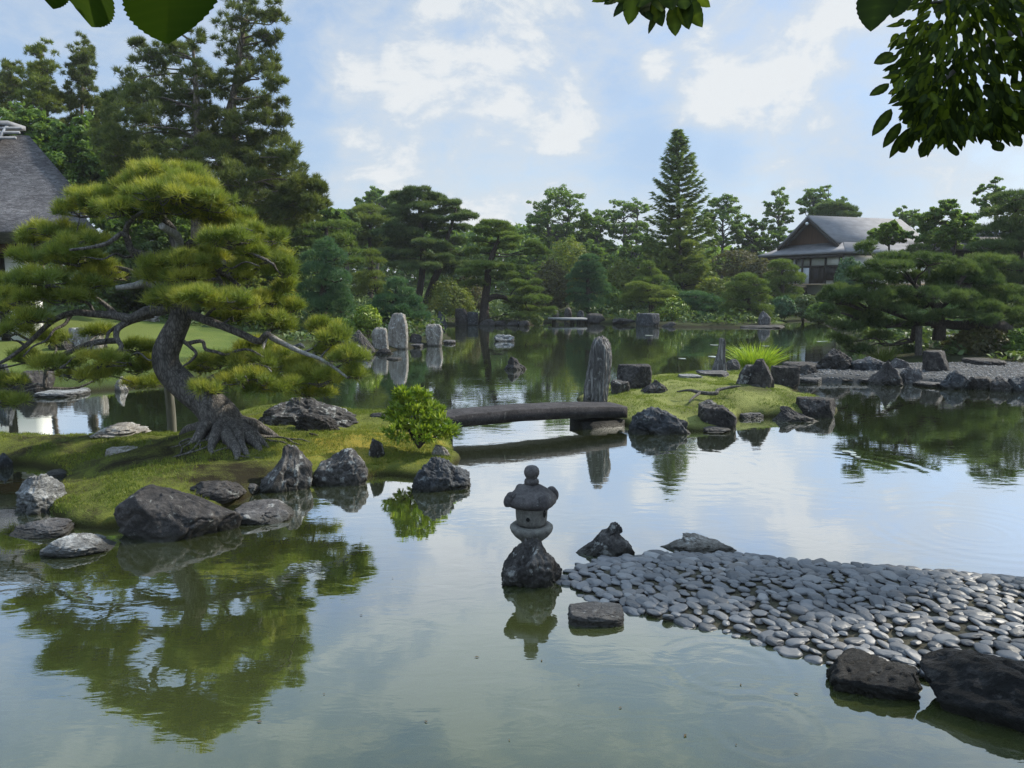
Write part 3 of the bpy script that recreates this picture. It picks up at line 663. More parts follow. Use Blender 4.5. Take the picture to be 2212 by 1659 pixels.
rock(1499, 1577, 912, 938, 'layer', 'grey', 'flat grey layered stone in the water before the squarish islet rock', group=IS, level=6, sink=.5)
rock(1583, 1645, 880, 906, 'flat', 'grey', 'pale flat stone under the turf edge of the islet', group=IS)
rock(1662, 1762, 877, 912, 'layer', 'dark', 'dark wedge rock tapering right under the turf of the islet', group=IS, dep=.6, prof=[(0, -1, 1), (.5, -.7, .5), (1, -.5, -.2)])
rock(1722, 1805, 859, 903, 'block', 'dark', 'flat topped block with shiny top at the right end of the islet', group=IS, level=6)
rock(1536, 1569, 729, 806, 'pillar', 'post', 'thin dark leaning stone behind the islet', name='standing_stone', cat='standing stone', group=IS, prof=[(0, -1, 1), (.4, -.4, .75), (.8, .0, .7), (1, .1, .4)])
rock(1507, 1572, 798, 815, 'slab', 'grey', 'flat slab at the foot of the thin dark leaning stone', group=IS)
rock(1467, 1516, 807, 817, 'slab', 'vein', 'thin pale slab at the back water edge of the islet', group=IS)
rock(1566, 1598, 775, 802, 'round', 'grey', 'small grey rock left of the bright sword leaf clump', group=IS)
rock(1612, 1672, 774, 836, 'block', 'dark', 'tall dark rock right in front of the bright sword leaf clump', group=IS, prof=[(0, -1, 1), (.6, -.8, .7), (1, -.6, .35)])
rock(1589, 1648, 787, 832, 'block', 'lich', 'pale crested angular rock left of the tall dark rock in front of the clump', group=IS, prof=[(0, -1, 1), (.6, -.8, .85), (1, -.4, .5)])
rock(1666, 1722, 790, 834, 'block', 'dark', 'dark rock right of the tall dark rock before the clump', group=IS)
rock(1768, 1839, 758, 800, 'crag', 'dark', 'large dark rugged boulder behind the gravel path under the drooping boughs', group=CW, level=6)
rock(1698, 1767, 780, 799, 'flat', 'dark', 'long low dark rock at the back of the gravel path left of the rugged boulder', group=CW)
rock(1838, 1903, 773, 802, 'round', 'blue', 'smooth domed bluish rock right of the rugged boulder', group=CW)
rock(1713, 1769, 789, 811, 'boulder', 'dark', 'low peaked dark rock on the path left of the flat brown rock', group=CW)
rock(1716, 1772, 808, 829, 'flat', 'grey', 'flat brown grey rock at the water at the left start of the path', group=CW)
rock(1782, 1850, 803, 827, 'layer', 'dark', 'dark flat rock with a brown face at the path edge', group=CW)
rock(1846, 1886, 810, 828, 'flat', 'grey', 'low grey kerb rock left of the pointed path rock', group=CW)
rock(1876, 1957, 784, 834, 'boulder', 'dark', 'large pointed dark rock at the front edge of the gravel path', group=CW, prof=[(0, -1, 1), (.6, -.5, .55), (1, -.1, .2)], level=6)
rock(1948, 1993, 796, 832, 'crag', 'grey', 'speckled grey rock just right of the pointed path rock', group=CW)
rock(1972, 2034, 820, 837, 'slab', 'grey', 'low pale kerb slab right of the speckled grey rock', group=CW)
rock(2030, 2096, 803, 842, 'boulder', 'blue', 'dark blue topped boulder at the path edge', group=CW)
rock(2090, 2143, 816, 842, 'block', 'dark', 'dark squared kerb rock right of the blue topped boulder', group=CW)
rock(2139, 2187, 817, 847, 'boulder', 'dark', 'dark blocky rock second from the right edge of the path', group=CW)
rock(2180, 2232, 816, 848, 'block', 'blue', 'dark rock cut by the right edge of the photo at the path', group=CW)
rock(1997, 2043, 762, 803, 'block', 'dark', 'mossy dark box shaped stone under the great spreading pine', group=CW, level=5, prof=[(0, -1, 1), (1, -1, .95)])
rock(2022, 2077, 724, 740, 'slab', 'vein', 'pale plank like slab lying on the bank under the great spreading pine', name='flat_stone', cat='stone', D=27.0)
rock(2090, 2156, 770, 790, 'flat', 'dark', 'low dark rock at the back of the path below the shaded shrubs', group=CW)
rock(1925, 1960, 776, 797, 'boulder', 'grey', 'small pale rock at the back of the path near the dark sword leaf clump', group=CW)
rock(1782, 1990, 1424, 1530, 'angular', 'black', 'black wet boulder at the left end of the bottom right rock pair', dep=.9, sink=1.0, level=6, seed=5, prof=[(0, -1.1, 1.1), (.5, -1.05, 1.1), (.8, -.85, 1.0), (1, -.5, .8)], group='black rocks by the cobble spit')
rock(1985, 2520, 1462, 1625, 'angular', 'black', 'huge black boulder filling the bottom right corner', dep=.42, level=6, seed=8, sink=1.0, yaw=R(-27), prof=[(0, -1.1, 1), (.6, -1.05, 1), (1, -.85, .7)], group='black rocks by the cobble spit')
o = rock(1236, 1373, 1128, 1208, 'boulder', 'lich', 'craggy two humped rock in the water right of the stone lantern', dep=.65, level=6, seed=61, prof=[(0, -1, 1), (.35, -.62, .92), (.62, -.42, .72), (.68, -.1, .74), (.9, -.02, .74), (1, .1, .62)])
rock(1420, 1596, 1153, 1202, 'crag', 'pale', 'brownish rough low rock at the back edge of the cobble spit', dep=.5, level=6, seed=23, prof=[(0, -1, 1), (.5, -.6, .6), (.8, -.5, .1), (1, -.42, -.1)])
rock(1223, 1350, 1297, 1356, 'slab', 'grey', 'flat stepping stone in the water at the near side of the spit tip', name='stepping_stone', cat='stepping stone', dep=.75, level=6, sink=.6, seed=14)
rock(1076, 1220, 1158, 1278, 'crag', 'lich', 'rugged rock carrying the stone lantern', dep=.85, level=6, seed=27, prof=[(0, -1, 1), (.35, -.88, .96), (.7, -.6, .6), (1, -.5, .45)])
# ------------------------------------------------------------------ stone lantern
LD = 6.75
lc = P(1148, 1165, LD)
L0 = np.array([lc[0], LD, P(1148, 1166, LD)[2]])       # foot of the platform, on its rock
k = LD / F
lan = empty('stone_lantern', L0, 'small grey stone lantern with a mushroom cap standing on a rock in the pond', 'stone lantern')
g = Geo(); lathe(g, [(0, -.03), (.085, -.03), (.10, .0), (.155, .045), (.186, .085), (.196, .115), (.193, .135), (.178, .148), (.150, .152), (.120, .142), (0, .142)], L0, 48, .02, 3)
g.build('platform', MR['lant'], lan, True, L0)
z1 = .142
g = Geo(); lathe(g, [(0, 0), (.118, 0), (.136, .03), (.143, .08), (.144, .14), (.138, .21), (0, .21)], L0 + [0, 0, z1], 48, .015, 5)
fb = g.build('firebox', MR['lant'], lan, True, L0 + [0, 0, z1])
m_hole = plain_mat('hole_dark', (.008, .008, .007), (.014, .013, .012), 10, .95)
for (az, zz, w, h) in ((-104, .088, .017, .019), (-38, .125, .02, .035), (150, .1, .03, .05)):   # little openings, recessed plugs of dark
    a = R(az); rr = .1405
    c = L0 + [math.cos(a) * rr, math.sin(a) * rr, z1 + zz]
    g = Geo(); tx = np.array([-math.sin(a), math.cos(a), 0]); up = np.array([0, 0, 1.]); nn = np.array([math.cos(a), math.sin(a), 0])
    t = np.linspace(0, 2 * math.pi, 14, endpoint=False)
    ringv = c + np.outer(np.cos(t) * w, tx) + np.outer(np.sin(t) * h, up) + nn * .005
    back = c + np.outer(np.cos(t) * w, tx) + np.outer(np.sin(t) * h, up) - nn * .02
    V = np.vstack([ringv, back, c + nn * .003]); j = np.arange(14)
    g.add(V, [np.stack([j, (j + 1) % 14, 14 + (j + 1) % 14, 14 + j], -1), np.stack([np.full(14, 28), j, (j + 1) % 14], -1)])
    ob = g.build('opening', m_hole, None, True, c); ob.parent = fb; ob.location = c - L0 - [0, 0, z1]
# cap: four cornered dome with lobed edge
z2 = z1 + .205
seg = 72; ang = np.linspace(0, 2 * math.pi, seg, endpoint=False); lob = 1 + .06 * np.cos(4 * (ang - R(-62)))
prof = [(.05, .0, 0), (.13, -.012, 0), (.195, -.02, .6), (.226, .0, 1), (.232, .03, 1), (.218, .058, 1), (.19, .088, .7), (.15, .122, .4), (.105, .152, .2), (.07, .172, 0), (.04, .178, 0)]
V = np.concatenate([np.stack([r * (1 + (lob - 1) * q) * np.cos(ang), r * (1 + (lob - 1) * q) * np.sin(ang), np.full(seg, z)], -1) for r, z, q in prof])
V = V * (1 + (fbm(V * 16, 4, 3) - .5) * .06)[:, None] + L0 + [0, 0, z2]
i = np.arange(len(prof) - 1)[:, None] * seg; j = np.arange(seg)[None]; j2 = (j + 1) % seg
g = Geo(); g.add(V, np.stack([i + j, i + j2, i + seg + j2, i + seg + j], -1).reshape(-1, 4))
cap = g.build('cap', MR['lantd'], lan, True, L0 + [0, 0, z2])
for q in range(4):                                     # four curled knobs on the rim of the cap
    a = R(-62 + 90 * q); e = np.array([math.cos(a), math.sin(a), 0]); c = L0 + [0, 0, z2] + e * .205 + [0, 0, .03]
    g = Geo(); tube(g, [c - e * .055 + [0, 0, .055], c - e * .01 + [0, 0, .045], c + e * .022 + [0, 0, .028], c + e * .03 + [0, 0, .0], c + e * .028 + [0, 0, -.028]], [.026, .042, .047, .045, .036], 14, 5, .08, q)
    g.add(ico(3)[0] * np.array([.046, .046, .044]) + c + e * .004 + [0, 0, .052], ico(3)[1])
    kb = g.build('knob', MR['lantd'], None, True, c); kb.parent = cap; kb.location = c - L0 - [0, 0, z2]
g = Geo(); lathe(g, [(0, 0), (.052, 0), (.064, .008), (.068, .028), (.062, .05), (.052, .057), (.048, .063), (.058, .078), (.068, .10), (.070, .125), (.062, .152), (.045, .170), (.02, .178), (0, .18)], L0 + [0, 0, z2 + .165], 36, .03, 9)
g.build('finial', MR['lantd'], lan, True, L0 + [0, 0, z2 + .165])

# ------------------------------------------------------------------ arched stone slab bridge
bA = G(905, 968); bB = G(1352, 921)                    # water-line feet of the front edge, left and right
bA = np.array([bA[0], 12.05, 0]); bB = np.array([P(1355, 900, 13.6)[0], 13.6, 0])
ax = bB - bA; L = np.linalg.norm(ax); ax /= L; px = np.array([-ax[1], ax[0], 0])
W, TH = .62, .205
t = np.linspace(0, 1, 41); zt = np.interp(t, [0, .1, .2, .3, .4, .5, .6, .7, .8, .9, 1], [.385, .410, .428, .440, .446, .446, .440, .428, .410, .386, .355])
nz_ = (fbm(np.stack([t * 9, 0 * t, 0 * t], -1), 8, 3) - .5) * .012
rows = []
for off, dz in ((0, -TH), (-.008, -TH * .5), (-.004, -.008), (.010, 0), (W * .5, .006), (W - .01, 0), (W, -.01), (W, -TH)):
    rows.append(bA + np.outer(t * L, ax) + px * off + np.stack([0 * t, 0 * t, zt + dz + nz_ ], -1))
V = np.stack(rows, 1); m_, n_ = V.shape[1], len(t); V = V.reshape(-1, 3)
V = V + (fbm(V * 7, 12, 3) - .5)[:, None] * np.array([.0, .012, .014])
i = np.arange(n_ - 1)[:, None] * m_; j = np.arange(m_)[None]; j2 = (j + 1) % m_
br = empty('stone_bridge', (bA + bB) / 2, 'long arched dark stone slab bridge from the bright shrub to the tall standing stone', 'bridge')
g = Geo(); g.add(V, [np.stack([i + j, i + m_ + j, i + m_ + j2, i + j2], -1).reshape(-1, 4), np.arange(m_)[None], (np.arange(m_)[::-1] + (n_ - 1) * m_)[None]])
g.build('slab', MR['slab'], br, False, (bA + bB) / 2)
def frame_box(g, o_, a0, a1, b0, b1, z0_, z1_):
    box(g, a0, a1, b0, b1, z0_, z1_, lambda V: o_ + V[:, :1] * ax + V[:, 1:2] * px + np.stack([0 * V[:, 0], 0 * V[:, 0], V[:, 2]], -1))
for (a0, a1, zz) in ((L - .86, L - .02, .12), (-.1, .55, .12)):
    g = Geo(); frame_box(g, bA, a0, a1, .05, W - .05, -.5, zz); g.build('abutment', MR['black'], br, False, bA)

# far plank bridge
fb0, fb1 = G(1185, 699), G(1268, 699)
zt_ = P(1226, 687, fb0[1])[2]
pb = empty('plank_bridge', (fb0 + fb1) / 2, 'low grey slab bridge at the far end of the pond between rounded stones', 'bridge')
g = Geo(); box(g, fb0[0], fb1[0], fb0[1] - .2, fb0[1] + 1.0, zt_ - .13, zt_); g.build('deck', plain_mat('plank_grey', (.16, .165, .17), (.28, .29, .30), 3), pb, False, (fb0 + fb1) / 2)
for x in (fb0[0] + .25, (fb0[0] + fb1[0]) / 2 + .2, fb1[0] - .5):
    g = Geo(); box(g, x, x + .25, fb0[1] + .1, fb0[1] + .8, -.4, zt_ - .133); g.build('pier', MR['dark'], pb, False, (fb0 + fb1) / 2)

# ------------------------------------------------------------------ building on the right
m_roof = plain_mat('shingle_roof', (.12, .118, .125), (.20, .197, .205), 1.2, .85, (1, 1, 3.5), .4)
m_wood = plain_mat('dark_timber', (.010, .008, .006), (.028, .021, .016), 4, .7, (4, 4, .6))
m_gable = plain_mat('gable_boards', (.035, .016, .008), (.085, .042, .022), 1.6, .75, (5, 5, .35))
m_plas = plain_mat('white_plaster', (.76, .77, .77), (.82, .83, .83), 2, .9, bump=.05)
m_shoji = plain_mat('paper_screen', (.60, .63, .68), (.70, .73, .76), 1.5, .9, bump=.02)
m_clay = plain_mat('grey_plaster', (.42, .44, .42), (.52, .53, .51), 2, .9, bump=.05)
m_pale = plain_mat('pale_timber', (.22, .16, .10), (.36, .28, .19), 5, .7, (1, 1, 6))
m_cap = plain_mat('ridge_tile', (.15, .155, .17), (.26, .27, .29), 3, .7)
O = P(1826, 546, 62.0); O[2] = 0
Ta = np.array([-.357, .934, 0.]); Nb = np.array([.934, .357, 0.])
xb = lambda V: O + V[:, :1] * Ta + V[:, 1:2] * Nb + np.stack([0 * V[:, 0], 0 * V[:, 0], V[:, 2]], -1)
vil = empty('garden_villa', xb(np.array([[5.3, 8, 1.6]]))[0], 'white walled villa with a grey hip and gable roof behind the great spreading pine', 'villa')
vloc = np.array(vil.location)
A1, B1, ZE, Z1, ZR, AR = 10.9, 12.4, 5.18, 6.02, 8.45, 5.45
def roof_surface(th):
    """hip and gable roof: skirt ring, then two upper slopes up to the ridge; th lowers it for the underside"""
    pa = [(0, ZE), (1.0, ZE + .36), (1.9, Z1), (3.0, 6.75), (4.3, 7.65), (AR, ZR)]
    g = Geo()
    def strip(P0, P1): n = len(P0); i = np.arange(n - 1); g.add(np.vstack([P0, P1]), np.stack([i, i + 1, i + n + 1, i + n], -1))
    def lift(b): return .0
    for side in (0, 1):
        prof_ = [(a if side == 0 else A1 - a, z - th) for a, z in pa]
        hip = [(0, 0), (1.0, .85), (1.9, 1.55)]
        lo_ = np.array([[prof_[q][0], hip[q][1], prof_[q][1]] for q in range(3)]); hi_ = np.array([[prof_[q][0], B1 - hip[q][1], prof_[q][1]] for q in range(3)])
        strip(xb(lo_), xb(hi_))
        lo_ = np.array([[a, .95, z] for a, z in prof_[2:]]); hi_ = np.array([[a, B1 - .95, z] for a, z in prof_[2:]])
        strip(xb(lo_), xb(hi_))
    for e in (0, 1):
        b = [0, .85, 1.55]; b = b if e == 0 else [B1 - q for q in b]
        l_ = np.array([[[0, 1.0, 1.9][q], b[q], pa[q][1] - th] for q in range(3)]); r_ = np.array([[A1 - [0, 1.0, 1.9][q], b[q], pa[q][1] - th] for q in range(3)])
        strip(xb(l_), xb(r_))
    return g
g = roof_surface(0); rf = g.build('roof', m_roof, vil, False, vloc)
md = rf.modifiers.new('thick', 'SOLIDIFY'); md.thickness = .2; md.offset = 0
g = Geo(); box(g, AR - .28, AR + .28, .6, B1 - .6, ZR + .02, ZR + .2, xb); box(g, AR - .2, AR + .2, .5, B1 - .5, ZR + .203, ZR + .36, xb); box(g, AR - .3, AR + .3, .25, .62, ZR - .05, ZR + .5, xb)
rd = g.build('ridge', m_cap, None, False, vloc); rd.parent = rf
g = Geo(); g.add(xb(np.array([[1.95, 1.62, Z1 + .05], [A1 - 1.95, 1.62, Z1 + .05], [A1 - 3.05, 1.62, 6.62], [A1 - 4.35, 1.62, 7.5], [AR, 1.62, ZR - .14], [4.35, 1.62, 7.5], [3.05, 1.62, 6.62]])), np.array([[0, 1, 2, 3, 4, 5, 6]]))
g.build('gable', m_gable, vil, False, vloc)
g = Geo()                                              # bargeboards
for s in (0, 1):
    pts = [(1.75, 6.0), (3.0, 6.72), (4.3, 7.62), (AR, ZR - .02)]
    for (a0, z0_), (a1, z1_) in zip(pts[:-1], pts[1:]):
        if s: a0, a1 = A1 - a0, A1 - a1
        g.add(xb(np.array([[a0, .9, z0_ - .12], [a1, .9, z1_ - .12], [a1, .9, z1_ - .40], [a0, .9, z0_ - .40], [a0, 1.0, z0_ - .12], [a1, 1.0, z1_ - .12], [a1, 1.0, z1_ - .40], [a0, 1.0, z0_ - .40]])),
              np.array([[0, 1, 2, 3], [4, 7, 6, 5], [0, 4, 5, 1], [3, 2, 6, 7]]))
g.build('bargeboard', m_wood, vil, False, vloc)
g = Geo(); V, Fc = ico(2); g.add(xb(np.array([[AR, .88, ZR - .62]])) + V * .14, Fc); g.build('gable_ornament', m_plas, vil, False, vloc)
FL, WT = 2.72, 5.0                                     # floor and wall head
wb = .50                                              # wall plane of the gable front
g = Geo(); box(g, 1.2, A1 - 1.0, wb + .12, B1 - 1.4, FL - .9, WT + .4, xb); g.build('wall', m_clay, vil, False, vloc)
g = Geo(); box(g, .45, A1 - .3, -.1, B1 - .5, FL - .16, FL - .02, xb); g.build('veranda_floor', m_pale, vil, False, vloc)
g = Geo(); box(g, .15, A1 - .15, .2, B1 - .2, ZE - .17, ZE - .02, xb); g.build('eave_boards', m_wood, vil, False, vloc)
g = Geo(); box(g, .3, A1 - .3, .03, .18, ZE - .36, ZE - .173, xb); box(g, 1.0, A1 - 1.0, wb - .03, wb + .1, 4.06, 4.2, xb); g.build('lintel', m_wood, vil, False, vloc)
for a in (1.0, 2.6, 4.35, 6.1, 8.0, A1 - 1.0):
    g = Geo(); box(g, a - .07, a + .07, wb - .06, wb + .08, FL - .018, ZE - .175, xb); g.build('post', m_wood, vil, False, vloc)
for a in (.62, 4.9, 6.2, 9.6):
    g = Geo(); box(g, a - .07, a + .07, .05, .17, FL - .015 if a > 1 else 1.2, ZE - .363, xb); g.build('post', m_wood, vil, False, vloc)
g = Geo(); box(g, 1.10, 2.50, wb + .0, wb + .05, 4.22, ZE - .2, xb); g.build('wall_panel', m_plas, vil, False, vloc)
g = Geo(); box(g, 2.70, 6.0, wb + .02, wb + .07, 4.23, ZE - .2, xb); g.build('wall_panel', m_clay, vil, False, vloc)
g = Geo(); box(g, 1.10, 2.50, wb + .0, wb + .05, FL + .25, 4.05, xb); g.build('shutter', m_wood, vil, False, vloc)
for a0, a1, mm, nm in ((2.70, 3.45, m_wood, 'sliding_door'), (3.49, 4.27, m_wood, 'sliding_door'), (4.43, 5.2, m_shoji, 'paper_door'), (5.25, 6.0, m_shoji, 'paper_door'), (6.2, 7.9, m_plas, 'wall_panel'), (8.1, 9.8, m_plas, 'wall_panel')):
    g = Geo(); box(g, a0, a1, wb - .01, wb + .06, FL, 4.055 if nm != 'wall_panel' else ZE - .2, xb)
    dr = g.build(nm, mm, vil, False, vloc)
    if nm == 'paper_door':
        g = Geo(); box(g, a0, a0 + .05, wb - .04, wb - .013, FL, 4.05, xb); box(g, a1 - .05, a1, wb - .04, wb - .013, FL, 4.05, xb); fr = g.build('frame', m_wood, None, False, vloc); fr.parent = dr
g = Geo(); box(g, 1.0, 1.06, wb + .2, B1 - 1.6, FL, ZE - .2, xb); g.build('wall_panel', m_plas, vil, False, vloc)
stp = empty('stair', xb(np.array([[4.8, 0, 1.3]]))[0], 'pale timber stair with open treads leading up to the villa', 'stair')
sl_ = np.array(stp.location)
for q in range(4):
    z = FL - .18 - .33 * q
    g = Geo(); box(g, 4.0, 5.9, -.12 - .3 * (q + 1), -.125 - .3 * q, z - .19, z, xb); g.build('tread', m_pale, stp, False, sl_)
for a in (3.93, 5.9):
    g = Geo(); box(g, a, a + .07, -1.3, -.15, 1.0, FL - .36, xb); g.build('stringer', m_wood, stp, False, sl_)

# low outbuilding at the far right
ob0 = P(2048, 533, 50.0); oh = empty('outbuilding', (ob0[0] + 2, 50, 2), 'low dark roofed outbuilding half hidden by trees at the right', 'building'); ol = np.array(oh.location)
g = Geo(); x0, x1 = ob0[0], ob0[0] + 7.5; zr = P(2048, 522, 50.0)[2]; ze = P(2048, 536, 50)[2]
g.add([[x0, 49, ze], [x1, 49, ze], [x1, 52, zr + .5], [x0 + 1.2, 52, zr + .5], [x1, 55, ze], [x0, 55, ze]], [np.array([[0, 1, 2, 3], [3, 2, 4, 5]]), np.array([[0, 3, 5]])])
r_ = g.build('roof', plain_mat('bark_roof', (.06, .05, .045), (.13, .115, .10), 2), oh, False, ol); md = r_.modifiers.new('thick', 'SOLIDIFY'); md.thickness = .2
g = Geo(); box(g, x0 + 1.0, x1, 52 - .2, 52 + .2, zr + .52, zr + .8); g.build('ridge', m_cap, oh, False, ol)
g = Geo(); box(g, x0 + .9, x1 - .5, 50, 54.2, 1.0, ze - .1); g.build('wall', m_wood, oh, False, ol)

# ------------------------------------------------------------------ thatched tea house on the left
th = empty('thatched_house', (-18.0, 24, 1.0), 'house with a steep grey thatched roof at the left edge behind the big pine', 'house'); tl = np.array(th.location)
m_thatch, N = new_mat('thatch')
co = N('ShaderNodeNewGeometry').outputs['Position']
a = N('ShaderNodeTexNoise', ins={'Vector': N('ShaderNodeMapping', ins={0: co, 2: (0, R(28), 0), 3: (3.2, 2, 12)}).outputs[0], 'Scale': 1.3, 'Detail': 8.0, 'Roughness': .75, 'Distortion': 1.0}).outputs[0]
b = N('ShaderNodeTexNoise', ins={'Vector': co, 'Scale': .8, 'Detail': 4.0}).outputs[0]
f = M(N, 'ADD', M(N, 'MULTIPLY', a, .8), M(N, 'MULTIPLY', b, .2))
col = ramp(N, f, [(.34, (.055, .052, .055)), (.5, (.12, .115, .12)), (.66, (.25, .245, .25))])
bp = N('ShaderNodeBump', ins={'Strength': 1.0, 'Distance': .12, 'Height': a})
p = N('ShaderNodeBsdfPrincipled', ins={'Base Color': col, 'Roughness': .95, 'Specular IOR Level': .1, 'Normal': bp.outputs[0]})
N('ShaderNodeOutputMaterial', ins={0: p.outputs[0]})
TY = 22.0
rr_ = P(62, 292, TY + 3.4); re = P(212, 508, TY); rm = P(165, 412, TY + 1.7)
zE, zM, zR = P(0, 500, TY)[2], rm[2], rr_[2]
g = Geo(); xl = -31.0; nx = 24; rows = []
for z, y, xr in ((zE - .0, TY, re[0]), (zE + .35, TY + .25, re[0] - .42), ((zE + zM) / 2 + .05, TY + .95, (rm[0] + re[0]) / 2 - .35), (zM, TY + 1.7, rm[0]), ((zM + zR) / 2 - .05, TY + 2.6, (rm[0] + rr_[0]) / 2), (zR, TY + 3.4, rr_[0]),
                 ((zM + zR) / 2, TY + 4.3, (rm[0] + rr_[0]) / 2), (zM, TY + 5.2, rm[0]), (zE, TY + 7, re[0])):
    xr = xr * {6: 1.09, 7: 1.17, 8: 1.34}.get(len(rows), 1.0); x = np.linspace(xl, xr, nx); rows.append(np.stack([x, 0 * x + y, 0 * x + z], -1))
V = np.concatenate(rows); V[:, 2] += (fbm(V * 1.1, 6, 3) - .5) * .12
i = np.arange(len(rows) - 1)[:, None] * nx; j = np.arange(nx - 1)[None]
endc = np.array([nx * (q + 1) - 1 for q in range(9)])
g.add(V, [np.stack([i + j, i + j + 1, i + nx + j + 1, i + nx + j], -1).reshape(-1, 4), endc[None]])
# rounded thick eave under the thatch
x = np.linspace(xl, re[0], nx); e0 = np.stack([x, 0 * x + TY, 0 * x + zE], -1); e1 = e0 + [0, .25, -.32]; e2 = e0 + [0, 1.2, -.30]
g.add(np.concatenate([e0, e1, e2]), np.stack([np.arange(2)[:, None] * nx + j, np.arange(2)[:, None] * nx + nx + j, np.arange(2)[:, None] * nx + nx + j + 1, np.arange(2)[:, None] * nx + j + 1], -1).reshape(-1, 4))
g.build('thatched_roof', m_thatch, th, True, tl)
g = Geo(); q0 = rr_ + np.array([-.15, -.75, -.32])
box(g, xl, rr_[0] - .35, TY + 2.95, TY + 3.85, zR + .22, zR + .36)
rg = g.build('ridge_cover', m_cap, th, False, tl)
g = Geo()
for xx in np.arange(rr_[0] - 4.5, rr_[0] - .1, .34):
    tube(g, [[xx, TY + 2.55, zR - .28], [xx, TY + 3.0, zR + .2]], [.05, .05], 6, 2)
for zz, yy in ((zR - .22, TY + 2.58), (zR - .02, TY + 2.78), (zR + .14, TY + 2.92)):
    tube(g, [[xl, yy, zz], [rr_[0] + .1, yy, zz - .02]], [.045, .045], 6, 2)
rb = g.build('bamboo', m_cap, None, True, tl); rb.parent = rg; rb.location = (0, 0, 0)
bx1 = P(66, 520, TY + .9)[0]
g = Geo(); box(g, xl, bx1, TY + .5, TY + 1.3, P(0, 546, TY + .9)[2], zE - .2); g.build('eave_beam', m_gable, th, False, tl)
wx = P(50, 560, TY + 1.4)[0]
g = Geo(); box(g, xl, wx, TY + 1.35, TY + 2.2, .6, P(0, 546, TY + .9)[2] + .2); g.build('wall', m_plas, th, False, tl)
g = Geo(); x0 = P(0, 560, TY + 1.3)[0]; box(g, x0 - .1, x0 + .1, TY + 1.22, TY + 1.345, .6, P(0, 546, TY + .9)[2]); g.build('post', m_wood, th, False, tl)

# ------------------------------------------------------------------ cobbles of the spit
m_cob, N = new_mat('cobble')
oi = N('ShaderNodeObjectInfo').outputs['Random']; at = N('ShaderNodeAttribute', attribute_name='tint').outputs['Fac']
tco = N('ShaderNodeTexCoord').outputs['Object']
n_ = N('ShaderNodeTexNoise', ins={'Vector': tco, 'Scale': 22.0, 'Detail': 6.0, 'Roughness': .65}).outputs[0]
n2_ = N('ShaderNodeTexNoise', ins={'Vector': tco, 'Scale': 160.0, 'Detail': 2.0}).outputs[0]
rv = M(N, 'FRACT', M(N, 'ADD', oi, M(N, 'MULTIPLY', at, 7.31)))
col = ramp(N, rv, [(0, (.050, .053, .058)), (.3, (.105, .110, .118)), (.65, (.16, .165, .175)), (.84, (.105, .098, .094)), (1, (.24, .245, .25))])
col = mixc(N, M(N, 'MULTIPLY', n_, .6), col, (.075, .078, .084))
col = mixc(N, N('ShaderNodeMapRange', ins={0: n2_, 1: .62, 2: .7, 4: .35}).outputs[0], col, (.25, .255, .26))
bp = N('ShaderNodeBump', ins={'Strength': .15, 'Distance': .01, 'Height': n_})
p = N('ShaderNodeBsdfPrincipled', ins={'Base Color': col, 'Roughness': .5, 'Specular IOR Level': .45, 'Normal': bp.outputs[0]})
N('ShaderNodeOutputMaterial', ins={0: p.outputs[0]})
rng = np.random.default_rng(11)
protos = []
for q in range(12):
    V, Fc = rock_shape(700 + q, p=rng.uniform(2.0, 2.6), ncut=4, cut=(.78, .97), noise=.09, fine=.008, ns=1.1, level=4)
    V = V * np.array([.066 * rng.uniform(.82, 1.2), .044 * rng.uniform(.8, 1.3), .021 * rng.uniform(.75, 1.3)]); protos.append((V, Fc))
lo, hi = cob_poly.min(0), cob_poly.max(0)
from mathutils import Euler
pts = np.zeros((0, 2))
cand = rng.uniform(lo, [min(hi[0], 5.6), hi[1]], (44000, 2)); s = sdist(cand[:, 0], cand[:, 1], cob_poly); cand = cand[s > -.035 - .10 * (rng.random(len(cand)) < .10)]
for c in cand:
    m_ = .061 + .034 * rng.random() ** 1.3 + .006 * (c[0] > 3)
    if len(pts) and (((pts - c) * [.82, 1.12]) ** 2).sum(1).min() < m_ * m_: continue
    pts = np.vstack([pts, c])
zc = h_cob(pts[:, 0:1], pts[:, 1:2])[:, 0]
infr = np.abs(np.arctan2(pts[:, 0], pts[:, 1])) < R(36)
order = np.argsort(np.where(infr, 0, 100) + np.hypot(pts[:, 0], pts[:, 1]))
cmesh = {}
CL = 'cobbles packed on the spit'
stuff = Geo()
for rank, idx in enumerate(order):
    x, y = pts[idx]; q = int(rng.integers(12)); V, Fc = protos[q]
    yaw = rng.normal(R(-12), R(42)); tx_, ty_ = rng.normal(0, R(7)), rng.normal(R(4), R(7)); sc_ = rng.choice([.68, .9, 1.05, 1.3], p=[.25, .33, .28, .14]) * rng.uniform(.92, 1.08)
    sh = np.clip(sdist(np.array([x]), np.array([y]), cob_poly)[0], -.03, .3)
    z = zc[idx] + .014 + (.0 if sh > .05 else -.012)
    if rank < 300 and infr[idx]:
        if q not in cmesh:
            g = Geo(); g.add(V, Fc); tmp = g.build('cobble', m_cob, smooth=True); cmesh[q] = tmp.data; bpy.data.objects.remove(tmp)
        o = bpy.data.objects.new('cobble', cmesh[q]); sc.collection.objects.link(o)
        o.location = (x, y, z); o.rotation_euler = (tx_, ty_, yaw); o.scale = (sc_, sc_, sc_)
        tag(o, 'smooth grey cobble among those packed on the nearer part of the spit', 'cobble', CL)
    else:
        E = np.array(Euler((tx_, ty_, yaw)).to_matrix())
        V3, F3 = protos[q]
        stuff.add((V3 * sc_) @ E.T + [x, y, z], F3, rng.random())
tag(stuff.build('cobblestones', m_cob, smooth=True), 'mass of smooth grey cobbles covering the farther part of the spit', 'cobbles', kind='stuff')
